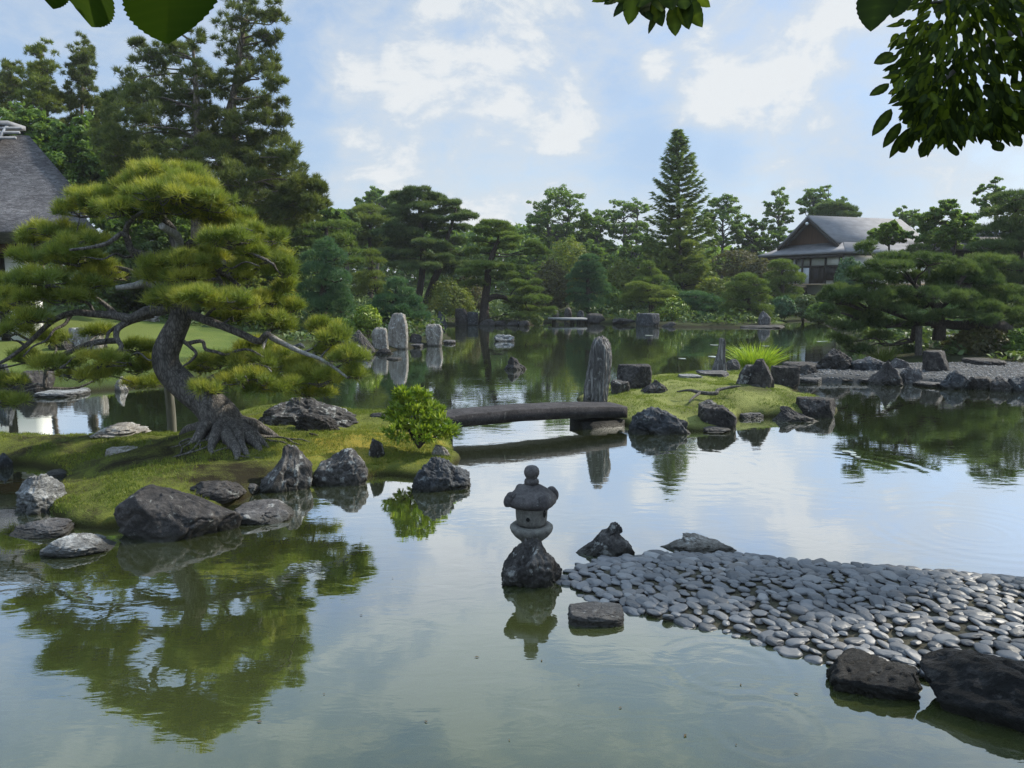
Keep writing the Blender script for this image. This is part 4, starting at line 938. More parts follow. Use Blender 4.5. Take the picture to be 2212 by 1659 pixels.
# small pale discs floating on the water
m_disc = plain_mat('floating_disc', (.20, .24, .20), (.42, .46, .44), 8, .25, spec=.6)
for kk, (u, v, w) in enumerate([(1543, 746, 22), (1537, 771, 26), (1600, 752, 12), (1604, 762, 20), (1566, 757, 10), (1770, 738, 16), (1783, 738, 14), (1797, 738, 8), (1480, 775, 22), (1655, 748, 14), (2053, 1121 - 173, 0), (1400, 725, 20), (1830, 978, 26), (1840, 985, 20)]):
    if not w: continue
    c = G(u, v); r_ = w / F * c[1] / 2; g = Geo(); t = np.linspace(0, 2 * math.pi, 18, endpoint=False); rg_ = np.random.default_rng(kk)
    for _ in range(3):
        cc = c + [rg_.normal(0, r_ * .35), rg_.normal(0, r_ * .5), .012 + .004 * _]
        g.add(np.vstack([cc + [0, 0, .008], np.stack([cc[0] + np.cos(t) * r_ * .6, cc[1] + np.sin(t) * r_ * .75, cc[2] + 0 * t], -1)]), np.stack([np.zeros(18, int), 1 + np.arange(18), 1 + (np.arange(18) + 1) % 18], -1))
    tag(g.build('floating_disc', m_disc, smooth=True, loc=c), 'pale disc patch floating on the dark water between the islet and the far shore' if v < 900 else 'pale disc patch floating on the near water right of the islet', 'leaf', 'pale discs floating on the pond')

# bits of leaf litter on the near water
m_lit = plain_mat('leaf_litter', (.03, .022, .012), (.09, .07, .035), 30, .7)
for kk, (u, v) in enumerate([(848, 1250), (1170, 1248 + 180), (1030, 1420), (1590, 1610), (1340, 1530), (1720, 1500), (700, 1500), (920, 1560), (1480, 1590), (1250, 1480), (1600, 1480), (560, 1560), (1100, 1600), (780, 1330)]):
    c_ = G(u, v) + [0, 0, .004]; g = Geo(); a_ = kk * 1.7; e = np.array([math.cos(a_), math.sin(a_), 0]); f_ = np.array([-e[1], e[0], 0]); r_ = .009 + .005 * (kk % 3)
    g.add([c_ - e * r_, c_ + f_ * r_ * .45 + [0, 0, .003], c_ + e * r_, c_ - f_ * r_ * .45 + [0, 0, .003]], np.array([[0, 1, 2, 3]]))
    tag(g.build('fallen_leaf', m_lit, None, False, c_), 'tiny brown speck of leaf litter on the near open water', 'leaf', 'leaf litter on the near water')
# ------------------------------------------------------------------ vegetation builders
def zland(x, y): return float(hland(x, y)[0])
_vs = [500]
def vseed():
    _vs[0] += 1; return _vs[0]
def tintf(Q, rng, amp=.28, scale=1.2, seed=0):
    return np.clip(.5 + amp * rng.normal(0, .55, len(Q)) + .9 * (fbm(Q * scale, seed, 2) - .5), 0, 1)
def pine_pad(geo, c, r, rng, dens, nb, ln, wd, spread=.5, lump=.3, under=.35, sc_=1.2):
    area = 2 * math.pi * (r[0] * r[1] + r[0] * r[2] + r[1] * r[2]) / 3 * 1.5
    n = max(20, int(area * dens)); Q, Nn = pad_points(c, r, n, rng, int(rng.integers(1e6)), lump, under)
    spikes(geo, Q, Nn, nb, ln, wd, spread, rng, tintf(Q, rng, seed=3, scale=sc_))
def px_pad(u, v, ru, rv, Y, dr=.85):
    return P(u, v, Y), np.array([ru / F * Y, max(ru, rv) / F * Y * dr, rv / F * Y])
def branches(geo, start, ends, rng, r0, sag=.1, seg=6, wig=.06):
    for e in ends:
        a = np.asarray(start, float); b = np.asarray(e, float); L = np.linalg.norm(b - a)
        m1 = a + (b - a) * .35 + rng.normal(0, wig * L, 3) + [0, 0, sag * L]; m2 = a + (b - a) * .7 + rng.normal(0, wig * L, 3) + [0, 0, sag * L * .8]
        tube(geo, [a, m1, m2, b], [r0, r0 * .7, r0 * .5, r0 * .22], seg, 3)
def pine(label, Y, pads, trunks, foliage='pine', bark='pine', dens=90, nb=8, ln=.16, wd=.022, group=None, name='pine_tree', ydep=.5, pad_parts=False, lump=.32, spread=.5, base=None, under=.35, r_b=.05, cat='pine tree', twig=True, split=0, fsub=(.26, .46), zsub=0.0, scat=(.85, .85, .85), airy=None):
    """pine with pads of foliage; pads are (u, v, half width, half height[, depth shift]); trunks are lists of (u, v, half width[, depth shift])"""
    sd = vseed(); rng = np.random.default_rng(sd)
    t0 = trunks[0][0]; bp_ = P(t0[0], t0[1], Y + (t0[3] if len(t0) > 3 else 0))
    root = empty(name, bp_, label, cat, group)
    tg = Geo(); nodes = []
    for tr in trunks:
        pts_ = [P(q[0], q[1], Y + (q[3] if len(q) > 3 else 0)) for q in tr]; rr = [q[2] / F * Y for q in tr]
        d0 = pts_[0] - pts_[1]; d0 = d0 / (np.linalg.norm(d0) + 1e-6)
        C = tube(tg, [pts_[0] + [0, 0, -.6]] + pts_, [rr[0] * 1.25] + rr, 10, 5, .12, sd); nodes.append(C)
    nodes = np.concatenate(nodes)
    cg = Geo(); k = 0
    for pd in pads:
        dy = pd[4] if len(pd) > 4 else rng.uniform(-ydep, ydep) * min(1.0, pd[2] / F * Y * 1.2 + .2)
        c, r = px_pad(pd[0], pd[1], pd[2], pd[3], Y + dy)
        gg = Geo() if pad_parts else cg
        if split:
            for _ in range(split if not airy else max(2, int(split * np.interp(pd[1], airy, (.5, 1.0))))):
                e = unit(rng.normal(0, 1, 3)) * rng.random() ** .45; e[2] = e[2] * .8 + .1; f_ = rng.uniform(*fsub)
                rs = np.array([max(r[0], r[1]) * f_, max(r[0], r[1]) * f_, max(r[2] * min(1, f_ * 1.35), zsub * r[0] * f_)])
                pine_pad(gg, c + e * r * np.array(scat), rs, rng, dens, nb, ln, wd, spread, lump, under)
        else: pine_pad(gg, c, r, rng, dens, nb, ln, wd, spread, lump, under)
        if pad_parts: gg.build('foliage_pad', ML[foliage], root, False, c)
        if twig:
            dd = np.linalg.norm((nodes - c) * [1, 1, 1.4], axis=1) + 3 * np.maximum(nodes[:, 2] - c[2], 0); s_ = nodes[int(np.argmin(dd))]
            branches(tg, s_, [c - [0, 0, r[2] * .3]], rng, r_b, .05)
            e = [c + np.array([math.cos(a) * r[0] * .7, math.sin(a) * r[1] * .7, rng.uniform(-.1, .3) * r[2]]) for a in rng.uniform(0, 6.28, 4)]
            branches(tg, c - [0, 0, r[2] * .3], e, rng, r_b * .45, .02, 5)
    tg.build('trunk', MB[bark], root, True, bp_)
    if not pad_parts: cg.build('crown', ML[foliage], root, False, bp_)
    return root
def layered(u, vt, vb, hw, n, shape, rng, rv=None, jit=.12, per=4, lean=0.0, flat=1.0):
    """pads in layers of a clipped garden pine"""
    out = []; H = vb - vt
    for k in range(n):
        t = (k + .5) / n
        if shape == 'dome': w = math.sqrt(max(0, 1 - (1 - t) ** 2)) if t < .75 else .98 - .35 * (t - .75) / .25
        elif shape == 'cone': w = .18 + .82 * t
        elif shape == 'umbrella': w = .55 + .45 * math.sin(min(1, t * 1.25) * math.pi / 2)
        else: w = .75 + .25 * math.sin(t * math.pi)
        w *= hw; h = (rv or H / n * .8) * flat
        m = max(1, int(round(per * w / hw)))
        if k == 0: m = max(1, m - 1)
        for j in range(m):
            x = (j - (m - 1) / 2) / max(1, m) * 2 * w * .82 if m > 1 else 0
            rx = w * (1.25 / m if m > 1 else 1.0)
            out.append((u + x + lean * (1 - t) + rng.normal(0, jit * hw * .5), vt + H * t + rng.normal(0, jit * H / n * 2) + abs(x) / hw * h * .5, rx * rng.uniform(.85, 1.2), h * rng.uniform(.8, 1.2)))
    return out
def broadleaf(label, u, vt, vb, hw, Y, vbase, foliage='leaf', nclump=34, per=170, leaf=.26, name='broadleaf_tree', group=None, trunk_w=5, gap=.62, cat='tree', lean=0, aspect=.62, bark='grey', trunks=1, flatc=.6):
    sd = vseed(); rng = np.random.default_rng(sd)
    c, r = px_pad(u, (vt + vb) / 2, hw, (vb - vt) / 2, Y, .8); r[1] = min(r[1], r[0])
    b = P(u - lean, vbase, Y); root = empty(name, b, label, cat, group)
    cl = []; tries = 0
    while len(cl) < nclump and tries < 6000:
        tries += 1; d = unit(rng.normal(0, 1, 3)); q = d * rng.uniform(.25, .98) ** .6
        if q[2] < -.75 + .1 * rng.random(): continue
        if all(np.linalg.norm(q - o_) > gap * .55 for o_ in cl): cl.append(q)
    cl = np.array(cl); C = c + cl * r * .84
    rad = gap * .5 * (r.prod()) ** (1 / 3)
    SUB = np.concatenate([q + unit(rng.normal(0, 1, (6, 3))) * rad * rng.uniform(.45, 1.05, (6, 1)) * [1, 1, .7] for q in C])
    tg = Geo(); crown = Geo()
    for tt in range(trunks):
        off = np.array([(tt - (trunks - 1) / 2) * r[0] * .35, rng.normal(0, .2), 0])
        top = c + np.array([off[0] * 1.6, 0, r[2] * .35]); tp = [b + off + [0, 0, -.5], b + off, b * .5 + c * .5 + off + rng.normal(0, r[0] * .04, 3) - [0, 0, r[2] * .3], c + off * 1.3 - [0, 0, r[2] * .2], top]
        w = trunk_w / F * Y; spine = tube(tg, tp, [w * 1.2, w, w * .75, w * .55, w * .15], 8, 5, .1, sd)
        mine = C if trunks == 1 else C[tt::trunks]
        for q in mine:
            s_ = spine[int(np.argmin(np.linalg.norm(spine - q, axis=1) + 2.0 * np.maximum(0, spine[:, 2] - q[2] + .25 * r[2])))]
            branches(tg, s_, [q], rng, w * .3, .06, 5, .07)
    for q in SUB:
        n = int(per * .24 * rng.uniform(.6, 1.4)); d = unit(rng.normal(0, 1, (n, 3))) * (rng.random((n, 1)) ** .42) * rng.uniform(.30, .60) * rad
        d[:, 2] *= flatc; Q = q + d; Nn = unit(d / (rad + 1e-6) + rng.normal(0, .55, (n, 3)) + [0, 0, .55])
        leaves(crown, Q, Nn, leaf, aspect, rng, tintf(Q, rng, .3, .8, sd))
    tg.build('trunk', MB[bark], root, True, b); crown.build('crown', ML[foliage], root, False, b)
    return root
def shrub(label, u, vt, vb, hw, Y, foliage='leaf', n=2600, leaf=.12, name='shrub', group=None, cat='shrub', aspect=.55, lump=.35, base=None, stems=5):
    sd = vseed(); rng = np.random.default_rng(sd)
    h = (vb - vt) / F * Y; w = hw / F * Y; b = P(u, vb, Y)
    root = empty(name, b, label, cat, group)
    g = Geo(); c = b + [0, 0, h * .42]
    Q, Nn = pad_points(c, (w, w * .85, h * .6), n, rng, sd, lump, .8); Nn = unit(Nn + rng.normal(0, .5, Nn.shape))
    leaves(g, Q, Nn, leaf, aspect, rng, tintf(Q, rng, .35, 1.6, sd)); g.build('foliage', ML[foliage], root, False, b)
    t = Geo(); branches(t, b + [0, 0, -.3], [c + np.array([rng.uniform(-.6, .6) * w, rng.uniform(-.5, .5) * w, h * .2]) for _ in range(stems)], rng, max(.012, w * .03), .02, 5)
    t.build('stem', MB['pine'], root, True, b)
    return root
def blades(label, u, v, hw, vt, Y, n=240, name='grass_clump', cat='grass', group=None, foliage='blade', wd=.02, z0=None, lean=.55):
    rng = np.random.default_rng(vseed()); b = P(u, v, Y); w = hw / F * Y; h = (v - vt) / F * Y
    if z0 is not None: b[2] = z0
    g = Geo(); a = rng.uniform(0, 6.28, n); rr = np.sqrt(rng.random(n)) * w * .45
    p0 = b + np.stack([np.cos(a) * rr, np.sin(a) * rr, 0 * a - .03], -1)
    out = np.stack([np.cos(a), np.sin(a), 0 * a], -1) + rng.normal(0, .35, (n, 3)) * [1, 1, 0]
    hh = h * rng.uniform(.55, 1.08, n)[:, None]; le = w * lean * rng.uniform(.2, 1.3, n)[:, None]
    s = unit(np.cross(out + [0, 0, .4], rng.normal(0, 1, (n, 3)))) * wd * .5
    V = []
    for t in (0, .35, .7, 1.0):
        q = p0 + out * le * t ** 1.8 + np.array([0, 0, 1]) * hh * (t - .22 * t ** 3 * (le / w)); ww = s * (1 - t) ** .6 if t < 1 else s * 0
        V += [q - ww, q + ww]
    V = np.stack(V, 1).reshape(-1, 3); i = np.arange(n)[:, None] * 8
    g.add(V, np.concatenate([i + [0, 1, 3, 2], i + [2, 3, 5, 4], i + [4, 5, 7, 6]]), np.repeat(np.clip(rng.normal(.5, .25, n), 0, 1), 8))
    return tag(g.build(name, ML[foliage], None, False, b), label, cat, group)

# ------------------------------------------------------------------ the big leaning pine of the island
YN = 10.9
rng = np.random.default_rng(42)
np_root_loc = P(480, 945, YN)
pine_root = empty('pine_tree', np_root_loc, 'big leaning pine with a crooked trunk and bright green pads on the mossy island', 'pine tree')
tg = Geo()
trunk_px = [(492, 960, 62), (484, 925, 48), (462, 885, 38), (430, 858, 32), (398, 834, 30), (367, 803, 28.5), (357, 768, 27), (371, 729, 25), (386, 695, 23), (391, 668, 22), (383, 645, 22), (370, 622, 20)]
pts_ = [P(u, v, YN) for u, v, w in trunk_px]
C0 = tube(tg, pts_, [w / F * YN for u, v, w in trunk_px], 26, 8, .09, 5)
up_px = [(370, 622, 20), (380, 590, 17), (386, 560, 15), (383, 530, 13), (372, 500, 11), (352, 470, 8), (345, 440, 6)]
C1 = tube(tg, [P(u, v, YN + .25 * i / 6) for i, (u, v, w) in enumerate(up_px)], [w / F * YN for u, v, w in up_px], 16, 6, .1, 6)
for kk, (du, dv, dy, ln) in enumerate([(-75, 55, -.55, 1), (-25, 75, -.9, 1), (60, 85, -.8, 1), (105, 70, -.45, 1), (125, 15, .1, 1), (-95, 20, .15, 1), (30, 100, -1.0, 1), (85, 40, -.6, 1), (-50, 45, .5, 1)]):   # surface roots
    a = P(482, 915, YN); e = P(482 + du, 925 + dv, YN + dy); e[2] = float(h_isl(np.array([[e[0]]]), np.array([[e[1]]]))[0, 0]) + .0
    m1 = a * .55 + e * .45 + rng.normal(0, .04, 3) + [0, 0, .08]; m2 = a * .22 + e * .78 + rng.normal(0, .05, 3); m2[2] = max(m2[2] - .02, float(h_isl(np.array([[m2[0]]]), np.array([[m2[1]]]))[0, 0]) + .03)
    tube(tg, [a, m1, m2, e - [0, 0, .05]], [.14, .095, .06, .025], 10, 5, .18, kk)
for kk in range(13):                                   # thin roots running over the moss
    a_ = rng.uniform(-2.9, .6); ln_ = rng.uniform(.7, 1.35); q = []
    for t_ in np.linspace(.18, 1, 7):
        x_ = tr_base[0] + math.cos(a_) * ln_ * t_ * 1.1; y_ = tr_base[1] + math.sin(a_) * ln_ * t_ * .9; a_ += rng.normal(0, .16)
        q.append([x_, y_, float(h_isl(np.array([[x_]]), np.array([[y_]]))[0, 0]) + .012 - .03 * (t_ > .95)])
    tube(tg, q, np.linspace(rng.uniform(.022, .038), .006, 7), 7, 4, .2, kk)
tg.build('trunk', MB['near'], pine_root, True, np_root_loc)
BR = [  # main limbs as (points, start half width, end half width, depth of the tip, bark)
    ([(375, 660), (346, 671), (316, 672), (284, 688), (255, 683), (204, 678), (156, 676), (109, 697), (55, 747), (0, 784), (-60, 800)], 13, 2.5, -.4, 'near'),
    ([(372, 640), (352, 622), (318, 612), (285, 618), (250, 622)], 12, 5, -.3, 'bare'),
    ([(330, 678), (290, 690), (258, 706), (251, 727), (262, 752), (235, 772), (205, 800), (170, 826)], 9, 2, -.6, 'near'),
    ([(258, 735), (225, 738), (189, 744), (145, 763), (112, 777), (100, 802), (96, 838)], 7, 4, -.2, 'near'),
    ([(385, 545), (350, 560), (327, 553), (300, 548), (284, 540), (274, 515), (262, 505), (233, 525), (193, 535), (150, 540)], 11, 2.5, -.75, 'near'),
    ([(276, 520), (272, 495), (290, 470), (320, 450)], 7, 3, -.5, 'near'),
    ([(386, 560), (388, 530), (382, 510), (365, 498), (349, 488)], 10, 7, -.6, 'bare'),
    ([(388, 545), (415, 524), (447, 519), (470, 527), (491, 534), (538, 545), (590, 570)], 9, 2, -.7, 'near'),
    ([(405, 570), (430, 580), (455, 584), (470, 596), (480, 612), (493, 644)], 5, 2, -.5, 'near'),
    ([(462, 588), (490, 596), (510, 612), (527, 628), (549, 662), (580, 690)], 5, 2, -.2, 'near'),
    ([(398, 675), (425, 684), (447, 693), (478, 703), (509, 716), (540, 730), (560, 737), (572, 725), (580, 721)], 10, 6, -.55, 'near'),
    ([(578, 722), (598, 735), (618, 745), (655, 762), (691, 775), (725, 796), (750, 816)], 7, 2.5, -.4, 'bare'),
    ([(576, 724), (570, 745), (562, 768), (560, 778), (575, 792), (586, 803)], 4.5, 1.6, -.6, 'bare'),
    ([(396, 737), (412, 750), (424, 764), (412, 780), (394, 792)], 4.5, 2, -.35, 'near'),
    ([(404, 742), (436, 737), (444, 754), (466, 760), (491, 766), (515, 757), (540, 756), (570, 772)], 4.5, 2, -.5, 'near'),
    ([(420, 838), (470, 812), (520, 815), (560, 806), (610, 812), (660, 822)], 7, 2, -.2, 'near'),
    ([(255, 683), (230, 660), (200, 640), (160, 625), (110, 625)], 6, 2, .2, 'near'),
    ([(318, 612), (280, 585), (220, 575), (160, 580), (90, 590)], 6, 2, .3, 'near'),
    ([(255, 704), (235, 718), (228, 735), (205, 742), (190, 760), (160, 772), (140, 790)], 4, 1.2, -.7, 'near'),
    ([(156, 676), (140, 700), (118, 712), (100, 735), (72, 748), (50, 770)], 4, 1.2, -.6, 'near'),
    ([(262, 755), (280, 768), (300, 762), (322, 778), (340, 772)], 3, 1.0, -.6, 'near'),
    ([(204, 678), (190, 655), (165, 648), (150, 628), (120, 618)], 4, 1.2, -.7, 'near'),
    ([(300, 548), (270, 556), (250, 548), (222, 560), (190, 556)], 3.5, 1.0, -.8, 'near'),
    ([(447, 519), (465, 505), (490, 508), (515, 492), (545, 498)], 4, 1.2, -.85, 'near'),
    ([(440, 690), (460, 668), (485, 664), (505, 645), (540, 640)], 4, 1.2, -.95, 'near'),
    ([(455, 584), (480, 572), (500, 580), (530, 566), (560, 575)], 3.5, 1.0, -.9, 'near'),
    ([(470, 812), (495, 795), (520, 800), (548, 786), (585, 795)], 3.5, 1.0, -.7, 'near'),
    ([(300, 470), (330, 462), (352, 442), (385, 440), (410, 420)], 4, 1.2, -.8, 'near'),
]
limb_nodes = [C0[len(C0) // 2:], C1]
for pts2, w0, w1, yd, bk in BR:
    n = len(pts2); g = Geo()
    q3 = [P(u, v, YN + (yd * (i / (n - 1)))) for i, (u, v) in enumerate(pts2)]
    C = tube(g, q3, np.linspace(w0, w1, n) / F * YN, 10, 5, .14, int(w0 * 7 + n)); limb_nodes.append(C)
    g.build('branch', MB[bk], pine_root, True, q3[0])
limb_nodes = np.concatenate(limb_nodes)
PADS = [(345, 382, 78, 28, .2), (400, 408, 80, 28, -.1), (300, 408, 62, 24, .1), (430, 440, 85, 26, -.3), (345, 425, 70, 22, -.6), (460, 470, 70, 26, .1),
        (215, 437, 62, 28, .1), (270, 455, 62, 24, -.3), (172, 462, 52, 24, .2), (330, 465, 55, 18, -.1),
        (510, 490, 62, 30, .2), (560, 520, 58, 30, -.1), (500, 520, 60, 22, -.5), (590, 560, 46, 30, .1), (612, 590, 30, 30, -.1), (560, 575, 55, 22, .4), (610, 625, 24, 20, .1), (540, 548, 40, 14, -.3),
        (112, 505, 60, 22, .2), (165, 525, 62, 20, -.1), (70, 525, 40, 16, .4),
        (70, 565, 55, 28, .1), (150, 562, 66, 28, -.2), (215, 590, 58, 24, .0), (95, 608, 66, 28, -.5), (190, 618, 50, 18, -.2), (30, 610, 46, 28, .2), (140, 645, 60, 22, -.3), (60, 650, 60, 28, -.1), (10, 670, 46, 30, .1), (255, 600, 36, 14, .3), (75, 690, 50, 22, -.6), (20, 720, 42, 24, -.3),
        (445, 648, 92, 22, -.75), (385, 643, 58, 14, -.6), (510, 662, 52, 18, -.6), (350, 655, 30, 8, -.5), (455, 600, 62, 20, .3), (430, 560, 60, 16, .2), (510, 600, 44, 18, .2),
        (350, 574, 46, 14, -.35), (415, 568, 60, 18, -.4), (470, 582, 46, 16, -.3), (400, 600, 46, 10, -.45), (330, 600, 30, 8, -.3), (365, 455, 60, 18, -.4),
        (590, 650, 44, 22, .0), (570, 690, 52, 26, -.2), (610, 705, 34, 22, .2), (535, 680, 40, 18, .3), (625, 670, 24, 18, .1), (490, 690, 40, 14, .3),
        (715, 735, 34, 34, -.1), (742, 775, 36, 34, -.2), (700, 708, 26, 16, .1), (770, 810, 22, 22, -.2), (700, 760, 30, 26, .1),
        (480, 785, 58, 18, .1), (560, 790, 62, 24, -.2), (635, 800, 56, 24, .0), (690, 825, 48, 26, -.2), (520, 822, 66, 20, -.5), (600, 838, 66, 20, -.3), (460, 845, 40, 13, -.7), (670, 850, 40, 14, .0), (430, 800, 34, 12, .3), (540, 752, 44, 12, .4), (600, 770, 40, 12, .3),
        (130, 790, 44, 16, -.3), (235, 785, 46, 18, -.4), (300, 755, 34, 14, .2), (180, 812, 44, 12, -.3), (60, 780, 40, 18, .2), (300, 800, 36, 14, .3), (20, 830, 40, 20, .0), (25, 868, 36, 14, -.3), (330, 780, 30, 10, .4), (210, 720, 30, 10, .3), (310, 830, 30, 10, .6), (120, 735, 34, 10, .2)]
for u, v, ru, rv, dy in PADS:
    loose, rv = .85, rv * .9
    if v > 735 and u < 345: ru, loose = ru * 1.4, .5
    elif v > 735: ru, loose = ru * 1.15, .75
    c, r = px_pad(u, v, ru, rv, YN + dy * 1.4, .8); g = Geo()
    nc_ = max(8, int(r[0] * r[1] * 150 * loose))
    for _ in range(nc_):                               # the pad is made of many little tufted clumps
        e = unit(rng.normal(0, 1, 3)) * rng.random() ** .4; e[:2] *= rng.uniform(.9, 1.28); e[2] = abs(e[2]) * 1.15 - .35 * rng.random(); f_ = rng.uniform(.045, .115)
        m = int(46 * (f_ / .1) ** 1.5); Q, Nn = pad_points(c + e * r * np.array([.92, .92, .95]), (f_, f_, f_ * .62), m, rng, int(rng.integers(1e6)), .3, .25)
        spikes(g, Q, Nn, 8, .125, .0088, .48, rng, np.clip(rng.normal(.5, .3) + rng.normal(0, .1, m), 0, 1))
    s_ = limb_nodes[int(np.argmin(np.linalg.norm((limb_nodes - c) * [1, .8, 1.2], axis=1) + .8 * np.maximum(limb_nodes[:, 2] - c[2], 0)))]
    pad = g.build('foliage_pad', ML['near'], pine_root, False, c)
    t = Geo(); cc = c - [0, 0, r[2] * .35]; branches(t, s_, [cc], rng, .022, .04, 6, .08)
    branches(t, cc, [c + np.array([math.cos(a) * r[0] * .8, math.sin(a) * r[1] * .8, rng.uniform(-.2, .2) * r[2]]) for a in rng.uniform(0, 6.28, 9)], rng, .013, .03, 5, .12)
    ob_ = t.build('twig', MB['near'], None, True, c); ob_.parent = pad; ob_.location = (0, 0, 0)
pp = G(371, 938); pt = P(368, 826, pp[1])
g = Geo(); tube(g, [[pp[0], pp[1], -.5], [pp[0] + .01, pp[1], .3], [pt[0], pp[1] - .1, pt[2] + .12]], [.078, .074, .07], 14, 4, .05, 3)
tag(g.build('prop_post', plain_mat('post_wood', (.06, .058, .045), (.17, .165, .13), 3, .85, (6, 6, .5)), None, True, (pp[0], pp[1], 0)), 'round wooden post standing in the water propping up the leaning pine', 'post')

# shrub with bright glossy leaves by the bridge
YB = 10.9
rng = np.random.default_rng(5); b = P(905, 968, YB - .3); b[2] = .25
root = empty('shrub', b, 'bright green glossy leaved shrub at the left end of the stone bridge', 'shrub')
g = Geo(); t = Geo()
for (u, v, ru, rv, dy, n) in ((900, 905, 58, 40, 0, 900), (890, 872, 38, 26, .05, 420), (870, 860, 18, 20, 0, 160), (912, 858, 18, 18, 0, 150), (935, 925, 46, 26, -.1, 520), (960, 935, 28, 15, 0, 200), (890, 938, 60, 26, -.2, 560), (860, 900, 24, 26, .1, 220), (935, 890, 22, 20, .1, 180)):
    c, r = px_pad(u, v, ru, rv, YB + dy - .2)
    Q, Nn = pad_points(c, r, n // 5, rng, n, .4, .7)
    branches(t, b, [c], rng, .02, .03, 6, .08)
    for q, nn in zip(Q, Nn):                           # leaves stand in rosettes
        m = 8; d = unit(nn * .8 + rng.normal(0, .55, (m, 3)) + [0, 0, .25]); p1 = q + d * .045
        s_ = unit(np.cross(d, rng.normal(0, 1, (m, 3)))); ln = rng.uniform(.07, .115, (m, 1)); up_ = np.cross(s_, d)
        V = np.stack([q + 0 * d, q + d * ln * .5 + s_ * ln * .145 + up_ * .006, q + d * ln, q + d * ln * .5 - s_ * ln * .145 + up_ * .006], 1).reshape(-1, 3)
        i = np.arange(m)[:, None] * 4; tt = np.clip(rng.normal(.62, .22), 0, 1)
        g.add(V, np.concatenate([i + [0, 1, 2], i + [0, 2, 3]]), np.clip(tt + rng.normal(0, .12, m).repeat(4), 0, 1))
g.build('foliage', ML['bush'], root, False, b); t.build('stem', MB['pine'], root, True, b)

# grass and moss blades of the islands
def carpet(name, label, hf, poly, x0, x1, y0, y1, n, ln, wd, foliage, clear, patch=2.2):
    rng = np.random.default_rng(vseed()); p = rng.uniform([x0, y0], [x1, y1], (n, 2)); s = sdist(p[:, 0], p[:, 1], poly)
    dens = fbm(np.stack([p[:, 0], p[:, 1], 0 * s], -1) * patch, 61, 3)
    k = (s > .06) & (rng.random(n) < np.clip((dens - .42) * 5, .05, 1))
    for (cx_, cy_, rr) in clear: k &= (np.hypot(p[:, 0] - cx_, p[:, 1] - cy_) > rr * rng.uniform(.6, 1.1, n))
    p = p[k]; z = hf(p[:, :1], p[:, 1:])[:, 0]; Q = np.stack([p[:, 0], p[:, 1], z - .004], -1)
    g = Geo(); spikes(g, Q, np.tile([0, 0, 1.], (len(Q), 1)), 3, ln, wd, .45, rng, np.clip(tintf(Q, rng, .3, .9, 4) + .25 * (dens[k] - .5), 0, 1))
    return tag(g.build(name, ML[foliage], None, False), label, 'grass', kind='stuff')
lo, hi = isl_poly.min(0), isl_poly.max(0)
carpet('grass', 'short green and yellow grass on the mossy pine island', h_isl, isl_poly, max(lo[0], -10.5), hi[0], lo[1], hi[1], 120000, .045, .007, 'grass', [(tr_base[0], tr_base[1], .6), (cb[0], cb[1], .75), (tr_base[0] - .6, tr_base[1] - .8, .5)])
lo, hi = ilt_poly.min(0), ilt_poly.max(0)
carpet('turf', 'fine bright turf on the islet by the standing stone', h_ilt, ilt_poly, lo[0], hi[0], lo[1], hi[1], 60000, .045, .008, 'lite', [])
g = Geo(); dw = [P(u, v, 14.9 + dy) for u, v, dy in ((1462, 846, .2), (1490, 843, .1), (1512, 848, 0), (1545, 850, 0), (1552, 842, .1), (1582, 836, .2), (1600, 834, .2))]
tube(g, dw, [.012, .03, .04, .045, .035, .03, .012], 8, 5, .2, 3); q = dw[2]
tube(g, [q, P(1494, 862, 14.5), P(1488, 870, 14.4)], [.03, .022, .01], 7, 4, .2, 4)
tag(g.build('dead_branch', MB['grey'], None, True, dw[3]), 'grey weathered root lying across the turf of the islet', 'branch')
g = Geo(); tw = [P(u, v, 11.15) for u, v in ((668, 936), (682, 940), (692, 947), (700, 950))]
tube(g, tw, [.012, .02, .018, .01], 7, 4, .2, 5); tag(g.build('dead_branch', MB['pine'], None, True, tw[1]), 'short dark stick lying in the yellow moss', 'branch')
blades('bright yellow green clump of sword leaves on the islet behind dark rocks', 1632, 798, 60, 726, 21.4, 520, wd=.034, z0=.12, lean=.75, name='sword_leaf_plant', cat='plant')
blades('shaded clump of sword leaves under the great spreading pine', 1906, 792, 40, 738, 25.2, 260, foliage='lite', wd=.035, name='sword_leaf_plant', cat='plant')
for kk, (u, v, hw, vt, Y, lb) in enumerate(((200, 846, 32, 806, 19.0, 'leftmost bright grass tuft at the left waterline'), (236, 843, 24, 804, 19.2, 'bright grass tuft just left of the cone shaped stone'), (302, 842, 26, 806, 19.6, 'bright grass tuft right of the cone shaped stone'))):
    blades(lb, u, v, hw, vt, Y, 260, wd=.022, group='grass tufts on the left bank', name='grass_tuft', lean=.9)

